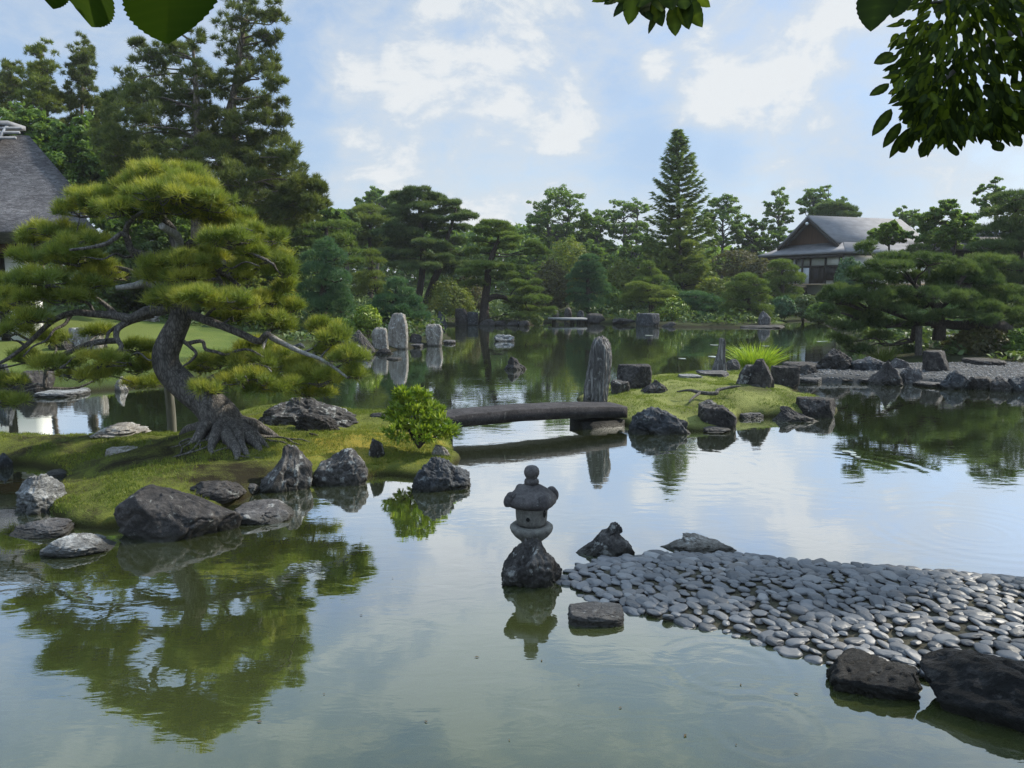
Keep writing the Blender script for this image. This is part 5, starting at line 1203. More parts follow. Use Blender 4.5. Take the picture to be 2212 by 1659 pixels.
# ------------------------------------------------------------------ great spreading pine on the right
RP = [(1876, 538, 34, 15), (1925, 572, 84, 20, -.4), (1862, 600, 44, 18), (2005, 568, 78, 20), (2085, 585, 70, 24), (1826, 630, 42, 18), (1895, 606, 64, 22, -.6), (1960, 600, 60, 20, .5), (2060, 612, 64, 18, .4), (2130, 610, 50, 22), (1812, 650, 46, 24), (1880, 640, 74, 24, -.5), (1985, 636, 60, 20, -.8),
      (2085, 640, 60, 22, -.6), (2150, 650, 60, 26), (1790, 672, 30, 18), (1850, 678, 66, 20), (1930, 668, 60, 18, -.7), (2120, 668, 50, 16, -.6), (1830, 706, 48, 18), (1895, 700, 56, 16), (1960, 706, 40, 12, .4), (1835, 735, 42, 18), (1850, 757, 38, 16), (1905, 730, 40, 12), (2190, 630, 46, 26, .5), (2215, 660, 50, 26), (2180, 690, 44, 20, .6), (1800, 635, 28, 20), (2150, 566, 50, 16, .6), (1990, 660, 46, 14, .8), (1945, 636, 50, 18, .6), (2060, 684, 50, 12, -.7), (2110, 690, 46, 12, -.6), (1990, 690, 40, 10, -.5), (2150, 676, 44, 14, -.5)]
pine('great spreading dark pine with a low horizontal trunk on the right bank', 25.5, RP, [[(2182, 735, 15, .6), (2172, 712, 14, .3), (2148, 702, 13), (2105, 703, 11.5), (2060, 702, 10), (2020, 697, 9), (1971, 697, 7), (1915, 705, 5)],
      [(2030, 696, 11), (2024, 668, 10), (2045, 648, 9), (2072, 610, 6), (2090, 585, 4)], [(2024, 670, 8), (2000, 640, 6), (1975, 615, 4)], [(1975, 697, 6), (1941, 680, 5), (1881, 664, 4), (1850, 690, 2.5)]],
     'dark', 'pine', dens=150, nb=9, ln=.15, wd=.018, pad_parts=True, r_b=.05, ydep=1.0, split=7, fsub=(.24, .42))
g = Geo(); a = P(1983, 806, 25.2); a2 = P(1985, 704, 25.3); tube(g, [a - [0, 0, .2], (a + a2) / 2, a2], [.12, .11, .10], 10, 3, .05, 3)
tag(g.build('prop_post', MB['grey'], None, True, a), 'thick wooden post propping the low trunk of the great spreading pine', 'post')

# ------------------------------------------------------------------ tall pines behind the left bank
TA = [(335, 120, 34, 12), (300, 95, 22, 8), (325, 145, 40, 14), (365, 105, 28, 12), (395, 120, 36, 22), (290, 180, 40, 16), (340, 190, 46, 18), (400, 165, 44, 22), (262, 215, 34, 14), (310, 225, 52, 18), (370, 225, 56, 20), (425, 205, 44, 24), (250, 255, 34, 14), (300, 265, 56, 20), (360, 270, 58, 22), (420, 265, 48, 28),
      (330, 310, 64, 22), (400, 320, 60, 24), (280, 305, 44, 16), (440, 310, 40, 24), (360, 355, 84, 26), (300, 380, 70, 26), (440, 420, 70, 28), (350, 420, 80, 26), (260, 340, 60, 24), (470, 350, 50, 26), (430, 370, 60, 22), (300, 350, 50, 18), (420, 90, 24, 16), (390, 400, 70, 24), (455, 235, 38, 20), (452, 285, 42, 22), (446, 185, 30, 18), (462, 335, 44, 24), (300, 215, 50, 20), (270, 285, 46, 22), (250, 330, 50, 24), (225, 290, 34, 20)]
pine('tall dark pine left of the pale forked trunk, behind the thatched roof', 34.0, TA, [[(424, 690, 14), (425, 520, 12), (424, 400, 10), (426, 300, 8), (424, 200, 6), (420, 140, 4), (415, 90, 2)]], 'tall', 'tall', dens=52, nb=8, ln=.22, wd=.030, r_b=.05, ydep=2.4, lump=.5, name='tall_pine', split=17, fsub=(.13, .28), zsub=.8, scat=(1.15, 1.1, 2.0), airy=(60, 340))
TB = [(545, -30, 40, 14), (520, 5, 40, 14), (575, 22, 34, 11), (590, 45, 22, 8), (535, 40, 44, 14), (500, 60, 34, 14), (570, 78, 36, 10), (530, 92, 44, 14), (590, 90, 22, 8), (490, 110, 36, 18), (548, 120, 46, 15), (588, 140, 26, 10), (510, 150, 40, 20), (560, 165, 42, 15), (590, 182, 26, 12), (480, 190, 36, 18), (535, 210, 44, 20), (578, 225, 36, 16), (565, 260, 48, 18), (520, 265, 36, 18), (598, 262, 28, 12),
      (480, 250, 40, 20), (545, 305, 56, 20), (598, 298, 36, 14), (500, 310, 44, 18), (620, 335, 34, 14), (570, 345, 62, 22), (510, 360, 50, 20), (610, 372, 48, 18), (640, 405, 34, 14), (560, 395, 70, 22), (676, 398, 24, 12), (688, 408, 18, 8), (600, 420, 66, 20), (530, 430, 70, 26), (590, 450, 80, 26), (520, 400, 60, 26), (640, 470, 70, 22), (560, 480, 90, 26), (500, 470, 70, 26), (600, 400, 60, 22), (530, 330, 50, 22), (660, 425, 44, 14), (650, 440, 44, 16), (690, 440, 20, 8)]
pine('tallest pine with a pale forked trunk rising above the top of the photo', 35.0, TB, [[(470, 690, 15), (478, 520, 13), (487, 400, 12), (490, 330, 10), (492, 260, 8), (505, 200, 6.5), (515, 140, 5.5), (525, 70, 4), (540, 0, 3), (550, -60, 1.5)], [(488, 390, 10), (505, 350, 9), (507, 280, 8), (503, 210, 7), (520, 180, 5), (560, 150, 3)]],
     'tall', 'tall', dens=52, nb=8, ln=.22, wd=.030, r_b=.05, ydep=2.4, lump=.5, name='tall_pine', split=17, fsub=(.13, .28), zsub=.8, scat=(1.15, 1.1, 2.0), airy=(60, 340))
rg = np.random.default_rng(77)
for kk, (u, vt, hw, Y, lb) in enumerate(((20, 150, 46, 44, 'thin conifer with bare upper twigs at the left edge of the photo'), (88, 112, 50, 42, 'broader topped thin conifer, second from the left edge'), (178, 108, 44, 43, 'slim conifer with an open pointed top left of the tall dark pine'), (232, 215, 40, 45, 'shorter conifer between the slim open one and the tall dark pine'))):
    pd = []
    for t in np.linspace(0, 1, 26):
        w = hw * (.25 + .75 * min(1, t * 2.2)) * rg.uniform(.7, 1.15); v = vt + t * 250
        for s_ in (-1, 1): pd.append((u + s_ * w * rg.uniform(.1, .95), v + rg.normal(0, 9), hw * rg.uniform(.3, .55), rg.uniform(8, 15)))
    pine(lb, Y, pd, [[(u, 560, 6), (u + 2, 400, 5), (u - 1, 250, 3.5), (u, vt - 6, 1)]], 'tall' if kk != 1 else 'warm', 'tall', dens=30, nb=6, ln=.2, wd=.032, r_b=.04, ydep=1.6, split=11, fsub=(.12, .30), zsub=.7, scat=(1.2, 1.1, 1.7), airy=(100, 320), group='thin conifers behind the thatched roof', name='conifer_tree', cat='conifer', lump=.5, twig=True)
pd = [(8, 118, 10, 4), (28, 125, 10, 4), (35, 150, 12, 4)]
DG = 'dense trees behind the left bank'
for (u, vt, vb, hw, Y, fol, lb) in ((60, 225, 480, 90, 40, 'leaf', 'dense dark green tree directly above the thatched roof'), (175, 250, 470, 90, 39, 'leaf', 'dense green tree right of the thatched ridge'), (280, 290, 520, 90, 39.5, 'leaf', 'dense green tree under the tall dark pine'),
                                    (400, 380, 560, 80, 40, 'leaf', 'dense green tree behind the top of the leaning pine'), (620, 430, 580, 80, 42, 'tall', 'rounded dark tree right of the tallest pine'), (705, 440, 560, 62, 46, 'leaf', 'grey green tree before the gap of sky right of the tallest pine'),
                                    (540, 460, 600, 80, 40, 'leaf', 'dense tree under the tallest pine'), (750, 445, 530, 26, 60, 'dark', 'small dark rounded tree left of the pale broadleaf crown'), (500, 560, 690, 110, 36, 'warm', 'low leafy tree behind the right side of the leaning pine'), (310, 440, 600, 120, 38, 'leaf', 'tall leafy tree seen under the top pads of the leaning pine'), (330, 520, 660, 120, 34, 'dark', 'shady tree behind the middle of the leaning pine'), (600, 590, 700, 60, 36, 'leaf', 'low shrubby tree left of the round bluish pine')):
    broadleaf(lb, u, vt, vb, hw, Y, vb + 60, fol, 48, 230, .24, group=DG)
for (u, vt, vb, hw, Y, fol, lb) in ((250, 590, 690, 90, 35, 'leaf', 'low leafy tree left of the big pine trunk far behind'), (420, 600, 700, 70, 34, 'leaf', 'low leafy tree directly behind the big pine trunk'), (560, 610, 715, 60, 33.5, 'leaf', 'low leafy tree behind the right boughs of the big pine'), (640, 520, 640, 60, 38, 'pine', 'round topped tree left of the round bluish pine')):
    broadleaf(lb, u, vt, vb, hw, Y, vb + 25, fol, 44, 220, .2, group=DG, flatc=.75)

# ------------------------------------------------------------------ garden pines of the middle and far shore
rg = np.random.default_rng(9)
pine('broad flat topped layered pine behind the round bluish pine', 40.0, layered(705, 482, 575, 88, 5, 'umbrella', rg, 9, .1, 4), [[(700, 680, 9), (702, 600, 8), (705, 520, 5), (705, 490, 3)]], 'pine', dens=70, ln=.2, wd=.03)
pine('round bluish green pine with a short dark trunk by the pond', 33.0, layered(703, 522, 712, 68, 7, 'dome', rg, 20, .1, 3), [[(655, 730, 13), (668, 705, 12), (685, 680, 10), (700, 620, 7), (703, 550, 3)]], 'blue', dens=130, ln=.17, wd=.02, lump=.25, spread=.6)
pine('low spreading bluish pine behind the tallest pale stone', 36.0, layered(858, 598, 692, 80, 5, 'cone', rg, 14, .12, 4), [[(835, 715, 8), (845, 680, 7), (855, 640, 5), (857, 610, 3)]], 'blue', dens=110, ln=.18, wd=.022)
pine('yellowish layered pine left of the dark centre pine', 46.0, layered(800, 545, 640, 60, 5, 'cone', rg, 10, .15, 3), [[(812, 690, 7), (816, 640, 6), (805, 580, 4), (800, 550, 2)]], 'lite', dens=70, ln=.2, wd=.03)
pine('pale layered pine beneath the far pale broadleaf crown', 62.0, layered(800, 445, 540, 55, 5, 'umbrella', rg, 11, .15, 3), [[(800, 640, 6), (800, 540, 5), (800, 460, 3)]], 'lite', dens=42, ln=.28, wd=.05)
M4 = [(907, 418, 44, 12), (880, 430, 40, 12), (940, 432, 36, 11), (905, 445, 66, 12), (868, 460, 44, 12), (945, 462, 46, 10), (900, 475, 70, 12), (850, 495, 40, 12), (935, 495, 56, 11), (890, 510, 70, 13), (850, 530, 46, 12), (930, 530, 60, 12), (885, 550, 76, 14), (945, 560, 52, 12), (840, 560, 40, 12), (900, 578, 70, 12)]
pine('tall dark layered pine in the centre left of the two leaning trunks', 56.0, M4, [[(903, 668, 8), (905, 640, 7.5), (912, 590, 7), (913, 540, 6), (908, 480, 5), (905, 430, 2)]], 'dark', dens=70, nb=9, ln=.24, wd=.035, ydep=1.5, split=6)
M5 = [(965, 442, 34, 9), (990, 458, 34, 8), (1008, 470, 26, 7), (975, 476, 40, 9), (1000, 492, 30, 8), (965, 510, 34, 9), (990, 525, 30, 9), (960, 540, 36, 9), (1000, 550, 30, 9), (975, 570, 50, 11), (1010, 578, 36, 9), (945, 585, 40, 10)]
pine('centre pine with the trunk leaning right, sky showing through its crown', 57.0, M5, [[(918, 668, 8), (923, 645, 8), (938, 605, 7.5), (953, 570, 7), (965, 520, 5), (980, 470, 3), (985, 450, 2)]], 'dark', dens=70, nb=9, ln=.24, wd=.035, ydep=1.5, split=6)
M6 = [(1072, 487, 40, 8), (1045, 498, 40, 8), (1100, 500, 36, 8), (1075, 508, 56, 8), (1035, 520, 30, 7), (1110, 518, 28, 7), (1060, 530, 34, 6), (1100, 536, 30, 6), (1040, 545, 40, 7), (1150, 530, 24, 10), (1165, 545, 26, 9), (1140, 548, 22, 8), (1050, 574, 64, 9), (1100, 580, 48, 9), (1010, 590, 40, 10), (1080, 600, 60, 10), (1120, 612, 44, 11), (1140, 630, 42, 10), (1165, 650, 36, 12), (1145, 668, 44, 12), (1110, 650, 40, 10), (1180, 672, 22, 10), (1020, 612, 36, 10), (1130, 685, 40, 10)]
pine('black trunked pine at the far shore with a low right hand bough', 50.0, M6, [[(1046, 690, 12), (1047, 655, 9), (1053, 610, 8), (1055, 580, 7), (1066, 545, 6), (1078, 515, 4), (1075, 490, 2)], [(1049, 650, 7), (1075, 640, 6), (1105, 648, 4), (1135, 655, 3)]], 'pine', dens=90, nb=8, ln=.2, wd=.03, ydep=1.2, split=6)
shrub('yellow green shrub behind the dark far rocks', 975, 612, 692, 52, 55.0, 'warm', 3400, .2, aspect=.5)
shrub('leafy low tree behind the black trunked pine', 1010, 600, 690, 40, 57.0, 'red', 2400, .22)
shrub('bright yellow green shrub left of the pale standing stones', 796, 664, 716, 28, 31.5, 'bush', 1500, .17, aspect=.3)
shrub('green shrub left of the dark leaning rock', 735, 690, 745, 44, 31.5, 'leaf', 2600, .12)
shrub('small yellowish shrub at the far waterline under the low bough', 1160, 680, 706, 14, 49.0, 'lite', 500, .14)
pine('dark clipped round topped pine at the far centre shore', 54.5, layered(1270, 549, 668, 52, 8, 'dome', rg, 10, .08, 3), [[(1272, 685, 6), (1270, 600, 4), (1270, 560, 2)]], 'blue', dens=110, ln=.16, wd=.03, lump=.2)
pine('tiered green pine behind the small two tier pine', 56.0, layered(1403, 562, 655, 60, 5, 'cone', rg, 12, .14, 4), [[(1408, 680, 6), (1405, 600, 4), (1403, 570, 2)]], 'pine', dens=100, ln=.18, wd=.03)
pine('small two tier pine standing on the big square far rock', 52.0, [(1378, 619, 27, 9), (1402, 626, 28, 9), (1370, 640, 26, 9), (1408, 640, 40, 10), (1440, 638, 24, 9), (1360, 650, 22, 7), (1420, 652, 30, 7)], [[(1406, 682, 5), (1406, 665, 5), (1404, 645, 4), (1400, 628, 2)]], 'lite', dens=130, ln=.16, wd=.025)
shrub('bright green clipped bush right of the small two tier pine', 1456, 645, 698, 40, 51.0, 'bush', 2600, .14)
pine('low bluish spreading pine left of the domed far pine', 52.0, [(1500, 640, 34, 9), (1530, 652, 34, 10), (1480, 655, 30, 9), (1510, 668, 40, 11), (1545, 668, 30, 10), (1490, 680, 36, 9)], [[(1512, 695, 5), (1512, 665, 4), (1505, 645, 2)]], 'blue', dens=120, ln=.17, wd=.025)
pine('large domed layered pine at the far right shore', 50.5, layered(1610, 592, 700, 66, 7, 'dome', rg, 10, .1, 4), [[(1622, 712, 7), (1618, 660, 5), (1612, 605, 2)]], 'pine', dens=120, ln=.17, wd=.025, lump=.22)
pine('domed pine directly in front of the villa steps', 57.0, layered(1690, 560, 645, 50, 6, 'dome', rg, 10, .1, 3), [[(1692, 665, 5), (1690, 610, 4), (1690, 570, 2)]], 'pine', dens=110, ln=.17, wd=.028, lump=.22)
for (u, vt, vb, hw, Y, fol, lb) in ((1735, 640, 690, 34, 54.0, 'dark', 'dark clipped hedge shrub below the villa steps'), (1770, 655, 700, 34, 52.5, 'leaf', 'green clipped shrub right of the dark hedge shrub'), (1690, 640, 690, 26, 53.0, 'blue', 'bluish low shrub beside the domed far pine'), (1590, 540, 605, 52, 66.0, 'red', 'dark reddish shrub left of the villa roof'), (1640, 560, 625, 44, 63.0, 'red', 'reddish green shrub under the left eave of the villa'),
                                    (1225, 520, 640, 50, 62.0, 'warm', 'yellowish tree behind the clipped round topped pine'), (1190, 570, 680, 44, 58.0, 'red', 'brownish green shrub behind the far plank bridge'), (1345, 560, 668, 34, 60.0, 'warm', 'yellow green shrub between the two clipped far pines'), (1545, 600, 690, 44, 58.0, 'warm', 'olive shrub right of the fir skirt'), (1440, 610, 690, 40, 58.0, 'leaf', 'green shrub behind the bright clipped bush'), (1320, 620, 690, 34, 57.0, 'leaf', 'low green shrub right of the clipped round topped pine'),
                                    (1835, 560, 640, 34, 56.5, 'blue', 'shrub at the right corner of the villa front')):
    shrub(lb, u, vt, vb, hw, Y, fol, 3200, .24 if Y > 55 else .18)

# big fir
rng = np.random.default_rng(31); YF = 62.0
fb_ = P(1466, 655, YF); ft = P(1465, 280, YF); H = ft[2] - fb_[2]
fir = empty('fir_tree', fb_, 'tall pointed fir tree rising above all other trees in the centre right', 'fir tree')
tg = Geo(); tube(tg, [fb_ - [0, 0, .5], fb_, (fb_ + ft) / 2, ft], [.36, .32, .17, .03], 10, 4, .05, 2)
fg = Geo(); z = fb_[2] + .9
while z < ft[2] - .05:
    t = (z - fb_[2]) / H                              # 0 at the ground, 1 at the tip
    prof_ = np.interp(t, [0, .12, .3, .46, .5, .62, .78, .9, 1], [2.9, 3.0, 3.0, 2.7, 2.25, 1.95, 1.35, .75, .08])
    nb_ = 9 if t < .5 else 7
    for a in rng.uniform(0, 6.28) + np.arange(nb_) * 2 * math.pi / nb_ + rng.normal(0, .18, nb_):
        Lb = prof_ * rng.uniform(.75, 1.15); e = np.array([math.cos(a), math.sin(a), 0])
        rise = np.interp(t, [0, .45, .7, 1], [-.10, .12, .32, .55])
        n = 6; s = np.linspace(0, 1, n)[:, None]; path = np.array([0, 0, 1.]) * (z + rng.normal(0, .08)) + np.array([fb_[0] + (ft[0] - fb_[0]) * t, fb_[1], 0]) + e * Lb * s + np.array([0, 0, 1]) * (Lb * (rise * s + .10 * s ** 2.5 - .10 * np.sin(s * math.pi)))
        tube(tg, path[[0, 2, 5]], [.035, .022, .006], 4, 2, cap=False)
        m = int(26 * Lb / 1.5) + 10; tt = rng.uniform(.12, 1.0, m); q = np.stack([np.interp(tt, s[:, 0], path[:, k]) for k in range(3)], -1)
        side = np.cross(e, [0, 0, 1.]); sg = rng.choice([-1, 1], m)[:, None]
        d = unit(side * sg * rng.uniform(.3, 1, (m, 1)) + e * .75 + np.array([0, 0, 1]) * rng.uniform(-.35, .12, (m, 1)))
        spikes(fg, q, d, 3, .34 + .1 * (1 - t), .09, .22, rng, tintf(q, rng, .3, .5, 8))
    z += np.interp(t, [0, .5, 1], [.42, .46, .32])
tg.build('trunk', MB['pine'], fir, True, fb_); fg.build('crown', ML['pine'], fir, False, fb_)

pine('yellow green layered tree standing in front of the lower half of the fir', 60.0, layered(1470, 462, 655, 84, 11, 'cone', rg, 10, .16, 5), [[(1472, 675, 6), (1470, 580, 4), (1468, 480, 2)]], 'lite', dens=60, nb=8, ln=.24, wd=.045, name='layered_tree', cat='tree', split=4, fsub=(.3, .5), ydep=1.6)
# far trees
FT = 'tall trees along the far skyline'
for (u, vt, vb, hw, Y, fol, ncl, per, lb, tr) in ((815, 402, 500, 62, 78, 'pale', 44, 150, 'rounded pale broadleaf tree behind the dark centre pine', 1), (1205, 396, 560, 88, 80, 'leaf', 46, 120, 'big broadleaf tree with sky between its limbs left of the fir', 2), (1290, 430, 580, 52, 82, 'leaf', 34, 130, 'green tree right of the big broadleaf tree', 1),
                                                   (1362, 414, 540, 58, 84, 'pale', 30, 110, 'loose pale tree just left of the fir top', 2), (1560, 412, 560, 56, 80, 'leaf', 34, 110, 'open dark green tree just right of the fir', 1), (1622, 470, 580, 50, 82, 'leaf', 38, 150, 'mid green tree right of the open dark tree', 1), (1680, 402, 520, 40, 84, 'pale', 26, 90, 'airy pale tree left of the villa ridge', 1),
                                                   (1772, 398, 500, 58, 86, 'pale', 34, 110, 'rounded pale tree behind the villa ridge', 2), (1700, 480, 600, 60, 80, 'leaf', 40, 160, 'dense green tree behind the villa gable', 1), (1480, 520, 640, 90, 72, 'warm', 44, 160, 'yellow green broadleaf tree around the fir trunk', 1), (1250, 500, 640, 80, 74, 'leaf', 44, 160, 'dense tree below the big broadleaf tree', 1), (1140, 520, 660, 60, 70, 'leaf', 36, 150, 'low tree right of the black trunked pine', 1),
                                                   (1380, 500, 640, 70, 72, 'leaf', 40, 160, 'dense tree left of the fir skirt', 1), (1950, 440, 520, 44, 80, 'pale', 24, 80, 'thin pale tree above the right part of the villa roof', 1), (2150, 382, 480, 52, 56, 'pale', 26, 80, 'sparse light tree above the dark pine at the right edge', 1)):
    broadleaf(lb, u, vt, vb, hw, Y, vb + 90, fol, int(ncl * 1.35), int(per * 1.7), .21, group=FT, trunk_w=4, trunks=tr, gap=.42)
pine('dark flat pine above the villa ridge', 76.0, [(1800, 448, 34, 8), (1825, 455, 26, 8), (1790, 462, 30, 7), (1815, 468, 40, 7), (1838, 466, 18, 6)], [[(1810, 540, 5), (1812, 480, 4), (1808, 452, 2)]], 'dark', dens=60, ln=.3, wd=.05, group=None)
broadleaf('bright rounded tree on two thin stems right of the villa roof', 2045, 432, 560, 80, 45.0, 640, 'leaf', 40, 210, .2, trunk_w=3.2, trunks=2, gap=.5)
broadleaf('small layered tree before the right part of the villa roof', 1925, 478, 535, 50, 46.0, 620, 'leaf', 26, 170, .2, trunk_w=3.2, gap=.55)
pine('small dark domed pine before the right part of the villa roof', 45.0, layered(1985, 528, 575, 50, 3, 'dome', rg, 10, .1, 3), [[(1985, 640, 5), (1985, 560, 3)]], 'dark', dens=110, ln=.18, wd=.028)
pine('dark layered pine cut by the right edge of the photo', 38.0, [(2190, 430, 50, 14), (2230, 450, 60, 16), (2170, 462, 48, 14), (2210, 485, 60, 16), (2160, 500, 50, 14), (2230, 515, 60, 16), (2150, 535, 56, 14), (2200, 545, 60, 16), (2140, 560, 50, 12), (2190, 580, 60, 16), (2150, 600, 60, 14), (2220, 610, 60, 16)], [[(2205, 690, 9), (2205, 600, 8), (2200, 500, 6), (2195, 430, 3)]], 'dark', dens=80, ln=.2, wd=.03, ydep=1.2)
for (u, vt, vb, hw, Y, fol, lb) in ((2110, 705, 800, 70, 25.5, 'red', 'brownish shaded mound shrub under the great spreading pine'), (2190, 716, 800, 44, 25.0, 'leaf', 'green shrub at the right edge below the dark trunk'), (2060, 745, 802, 30, 25.5, 'dark', 'dark low shrub behind the box shaped stone'), (1955, 740, 800, 40, 26.5, 'dark', 'dark undergrowth shrub left of the prop post'), (2200, 640, 730, 50, 34, 'warm', 'yellow green shrub in the gap at the right edge'), (1940, 650, 760, 90, 36, 'dark', 'broad dark shrub behind the great spreading pine'), (2080, 640, 740, 90, 36, 'leaf', 'broad green shrub behind the low horizontal trunk')):
    shrub(lb, u, vt, vb, hw, Y, fol, 3600, .14)
# closing wood beyond everything
rng = np.random.default_rng(3); g = Geo(); n = 70000
az = rng.uniform(R(-46), R(46), n); dd = rng.uniform(88, 104, n); X, Yv = np.tan(az) * dd, dd
top = 5.0 + 5.5 * fbm(np.stack([X * .06, Yv * .02, 0 * X], -1), 51, 4) * 1.3
Z = .6 + (top - .6) * rng.random(n) ** .9; Q = np.stack([X, Yv, Z], -1)
leaves(g, Q, unit(rng.normal(0, .6, (n, 3)) + [0, -.3, .6]), .75, .62, rng, tintf(Q, rng, .3, .12, 9))
tag(g.build('distant_woodland', ML['leaf'], None, False), 'continuous belt of green woodland closing the garden in the distance', 'woodland', kind='stuff')

# ------------------------------------------------------------------ leafy boughs overhanging the view
def big_leaf(g, base, tip, width, rng, fold=.12, teeth=26, tint=.5):
    """a toothed pointed leaf from stalk to tip"""
    base, tip = np.asarray(base, float), np.asarray(tip, float); a = tip - base; L = np.linalg.norm(a); a /= L
    view = unit(base - np.array([0, 0, HC])); s = unit(np.cross(a, view + rng.normal(0, .25, 3))); nn = np.cross(s, a)
    t = np.linspace(0, 1, teeth); w = t ** .62 * (1 - t) ** .95; w = width * w / w.max() * .5; w = w * (1 + .06 * (np.arange(teeth) % 2) * (t < .93)); w[-1] = 0; w[0] = 0.002
    mid = base + np.outer(t * L, a) - np.outer(fold * L * t * t * .6, nn); l_ = mid + np.outer(w, s) + np.outer(w * fold * 1.5, nn); r_ = mid - np.outer(w, s) + np.outer(w * fold * 1.5, nn)
    V = np.concatenate([l_, mid, r_]); i = np.arange(teeth - 1)
    g.add(V, np.concatenate([np.stack([i, i + 1, teeth + i + 1, teeth + i], -1), np.stack([teeth + i, teeth + i + 1, 2 * teeth + i + 1, 2 * teeth + i], -1)]), np.clip(np.repeat([tint - .1, tint + .25, tint - .1], teeth) + np.tile(.12 * (np.arange(teeth) % 4 == 0), 3), 0, 1))
rng = np.random.default_rng(8)
b = P(260, -150, 1.35); root = empty('leafy_branch', b, 'branch with four big toothed leaves hanging in at the top left', 'branch')
t = Geo()
tube(t, [P(-120, -260, 1.5), P(120, -190, 1.4), P(260, -150, 1.35), P(420, -150, 1.3)], [.008, .006, .005, .003], 8, 4)
for (bu, bv, tu, tv, w, dy) in ((100, -120, 108, 25, 105, .02), (185, -110, 188, 62, 165, 0), (335, -120, 322, 70, 150, .04), (360, -110, 370, 104, 200, -.03)):
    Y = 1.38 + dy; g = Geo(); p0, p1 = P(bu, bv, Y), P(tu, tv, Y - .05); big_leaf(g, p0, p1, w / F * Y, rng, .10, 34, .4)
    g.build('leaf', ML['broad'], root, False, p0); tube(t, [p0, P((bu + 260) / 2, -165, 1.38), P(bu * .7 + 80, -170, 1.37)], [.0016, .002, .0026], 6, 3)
t.build('twig', MB['pine'], root, True, b)
def bough(label, spots, twigs, Y, n, Lpx, wpx, loc, root=None, dirf=None, leafname='leaves'):
    g, t = Geo(), Geo()
    for k in range(n):
        u, v, su, sv = spots[int(rng.integers(len(spots)))]
        bu, bv = u + np.clip(rng.normal(0, 1), -1.5, 1.5) * su, v - 16 + np.clip(rng.normal(0, 1), -1.5, 1.5) * sv; yy = Y + rng.uniform(-.35, .35)
        a = dirf(bu, bv) + rng.normal(0, .45); L = Lpx * rng.uniform(.65, 1.2)
        p0 = P(bu, bv, yy); p1 = P(bu + math.cos(a) * L, bv + math.sin(a) * L, yy + rng.uniform(-.06, .06))
        big_leaf(g, p0, p1, wpx * rng.uniform(.75, 1.2) / F * yy, rng, .14, 9, float(np.clip(rng.normal(.40, .3), 0, 1)))
    for tw in twigs: tube(t, [P(u, v, Y + dy) for u, v, dy in tw[1]], np.linspace(tw[0], tw[0] * .3, len(tw[1])), 7, 4)
    return g, t
# top centre sprig
b = P(1400, -60, 2.5); root = empty('leafy_branch', b, 'small sprig of pointed leaves hanging in at the top centre', 'branch')
g, t = Geo(), Geo()
for (bu, bv, tu, tv, w) in ((1345, -30, 1276, 5, 26), (1350, -25, 1300, 12, 24), (1375, -20, 1325, 4, 26), (1362, -18, 1327, 42, 30), (1370, -12, 1356, 56, 34), (1385, -12, 1405, 52, 34), (1405, -6, 1392, 44, 14), (1412, 0, 1432, 60, 30), (1416, 20, 1404, 78, 20), (1455, 10, 1459, 84, 32), (1470, -5, 1492, 66, 36), (1478, -8, 1518, 62, 36), (1490, -20, 1538, 16, 26), (1440, -30, 1450, 24, 44), (1400, -30, 1380, 20, 40), (1470, -30, 1480, 25, 44), (1420, -30, 1428, 30, 40)):
    p0 = P(bu, bv, 2.5 + rng.uniform(-.06, .06)); p1 = P(tu, tv, 2.45); big_leaf(g, p0, p1, w / F * 2.5, rng, .12, 14, float(np.clip(rng.normal(.45, .2), 0, 1))); tube(t, [p0, P((bu + 1410) / 2, (bv - 40) / 2 - 10, 2.5), P(1410, -50, 2.5)], [.0015, .002, .003], 5, 3)
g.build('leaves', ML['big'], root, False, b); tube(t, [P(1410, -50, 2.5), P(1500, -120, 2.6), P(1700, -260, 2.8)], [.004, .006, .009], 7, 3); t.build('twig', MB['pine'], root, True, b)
# the overhanging tree on the right: one bough in view, unseen crown shaped to shade the spit
b = np.array([6.2, 1.2, .6]); root = empty('overhanging_tree', b, 'broadleaf tree whose dark leafy bough fills the top right corner', 'tree')
dirf = lambda u, v: math.atan2(1.0 + (v - 120) / 400, -(2090 - u) / 140 * .9)
spots = [(2060, 60, 70, 40), (2150, 80, 60, 50), (2000, 120, 40, 40), (1990, 190, 30, 30), (2060, 180, 60, 50), (2150, 180, 60, 50), (2050, 250, 50, 30), (2120, 255, 60, 30), (2030, 290, 40, 16), (2110, 285, 50, 12), (2190, 255, 30, 20), (1990, 225, 20, 20), (2180, 0, 60, 40), (2060, -20, 60, 30), (2230, 150, 40, 80)]
twigs = [(.022, [(2600, -250, .3), (2350, -60, .15), (2200, 60, .05), (2090, 130, 0), (2020, 190, -.05)]), (.012, [(2350, -60, .15), (2180, -20, 0), (2060, 0, -.1), (1960, 10, -.1)]), (.010, [(2250, 180, .2), (2190, 250, .1), (2120, 285, .05), (2050, 300, 0)]), (.009, [(2200, 60, .05), (2215, 160, .05), (2190, 240, .1)]), (.008, [(2230, 225, .1), (2160, 235, .05), (2090, 255, 0), (2030, 275, 0)])]
g, t = bough('', spots, twigs, 3.0, 1600, 35, 11.5, b, dirf=dirf)
for (bu, bv, tu, tv, w) in ((1905, -60, 1882, 74, 78), (1950, -50, 1925, 44, 62)): big_leaf(g, P(bu, bv, 2.4), P(tu, tv, 2.35), w / F * 2.4, rng, .1, 22, .25)
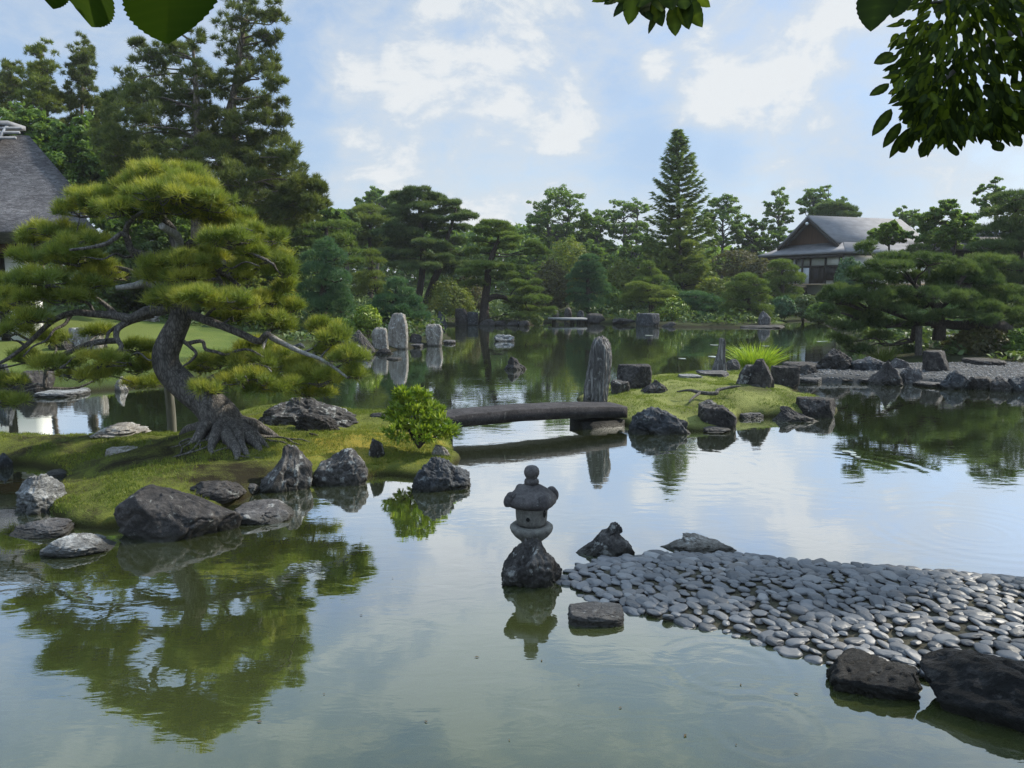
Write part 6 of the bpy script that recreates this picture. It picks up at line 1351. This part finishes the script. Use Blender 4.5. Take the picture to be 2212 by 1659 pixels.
for (bu, bv, tu, tv, w) in ((1930, 115, 1882, 140, 22), (1920, 180, 1875, 212, 20), (1925, 235, 1882, 300, 24), (1945, 265, 1905, 325, 22), (1960, 285, 1915, 345, 20), (2010, 300, 1985, 345, 26), (2060, 312, 2062, 340, 26), (2150, 305, 2165, 330, 22), (2190, 290, 2205, 320, 20), (1955, 330, 1945, 305, 20)): big_leaf(g, P(bu, bv, 2.95), P(tu, tv, 2.9), w / F * 2.95, rng, .14, 12, .45)
tube(t, [b - [0, 0, .4], b, b + [.1, .2, 2.0], b + [-.3, .5, 3.6], P(2600, -250, 3.3)], [.2, .17, .14, .09, .022], 12, 5, .08, 3)
crown = Geo()
for (cx_, cy_, cz, rr) in ((7.6, 4.2, 5.0, 1.3), (8.8, 5.8, 5.4, 1.6), (8.6, 3.4, 6.4, 1.7), (10.2, 4.8, 6.6, 1.7), (7.4, 1.6, 6.2, 1.6), (9.6, 6.4, 4.0, 1.4), (10.8, 6.6, 5.6, 1.5), (11.0, 3.0, 5.6, 1.5), (8.0, .6, 5.2, 1.4), (5.6, 4.2, 5.6, 1.2), (4.6, 3.2, 6.0, 1.2), (6.4, 5.4, 6.2, 1.3), (5.4, 2.0, 6.2, 1.3), (9.8, 10.4, 7.8, 1.1), (11.2, 11.0, 7.0, 1.0), (10.6, 8.4, 5.2, 1.0), (8.4, 10.6, 8.6, .9), (12.4, 12.0, 8.6, 1.2), (9.2, 9.0, 6.2, .7)):
    c = np.array([cx_, cy_, cz]); branches(t, b + [-.05, .3, 2.8], [c], rng, .07, .05, 7)
    n = 1500; d = unit(rng.normal(0, 1, (n, 3))) * rng.random((n, 1)) ** .4 * rr; d[:, 2] *= .75
    leaves(crown, c + d, unit(d + rng.normal(0, .6, (n, 3)) + [0, 0, .6]), .2, .55, rng, np.clip(rng.normal(.5, .25, n), 0, 1))
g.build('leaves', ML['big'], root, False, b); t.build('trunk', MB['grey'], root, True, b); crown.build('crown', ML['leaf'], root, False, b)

# ------------------------------------------------------------------ ground cover under the far trees and gravel stones
rng = np.random.default_rng(12); n = 150000
x = rng.uniform(-34, 44, n); y = rng.uniform(19, 74, n); s = -sdist(x, y, pond)
dn = fbm(np.stack([x * .5, y * .5, 0 * x], -1), 33, 3)
k = (s > .5) & ((y > 44) | (x > 14) | (x > -9) & (y > 29) | (y > 31)) & (dn > .36)
for (u, v, Y, rr) in ((1320, 690, 57, 3.0), (1540, 690, 54, 3.8)): k &= np.hypot(x - P(u, v, Y)[0], y - Y) > rr
x, y, dn = x[k], y[k], dn[k]; Q = np.stack([x, y, hland(x, y) + rng.random(len(x)) * (dn - .30) * 2.2], -1)
g = Geo(); leaves(g, Q, unit(rng.normal(0, .6, Q.shape) + [0, 0, .8]), .26, .55, rng, tintf(Q, rng, .3, .5, 5))
tag(g.build('ground_cover', ML['dark'], None, False), 'low dark green ground cover under the trees round the pond', 'ground cover', kind='stuff')
n = 5200; p = rng.uniform(cwy_poly.min(0), cwy_poly.max(0), (n * 3, 2)); k = (sdist(p[:, 0], p[:, 1], cwy_poly) > .05) & (p[:, 0] < 19); p = p[k][:n]; z = h_cwy(p[:, :1], p[:, 1:])[:, 0]
V0, F0 = ico(1); g = Geo()
for q, zz in zip(p, z):
    r_ = rng.uniform(.012, .036); g.add(V0 * [r_ * rng.uniform(.8, 1.5), r_, r_ * .6] + [q[0], q[1], zz], F0, rng.random())
tag(g.build('gravel_stones', m_cob, None, True), 'loose grey gravel stones covering the path at the right', 'gravel', kind='stuff')

# humid summer air over the garden
m, N = new_mat('humid_air')
pv = N('ShaderNodeVolumePrincipled', ins={'Color': (.86, .92, 1.0, 1), 'Density': .00035, 'Anisotropy': .2})
N('ShaderNodeOutputMaterial', ins={1: pv.outputs[0]})
g = Geo(); box(g, -185, 185, -70, 185, -2.2, 21.0); hz = g.build('haze', m, None, False); tag(hz, kind='stuff'); hz['label'] = 'thin humid air over the whole garden'
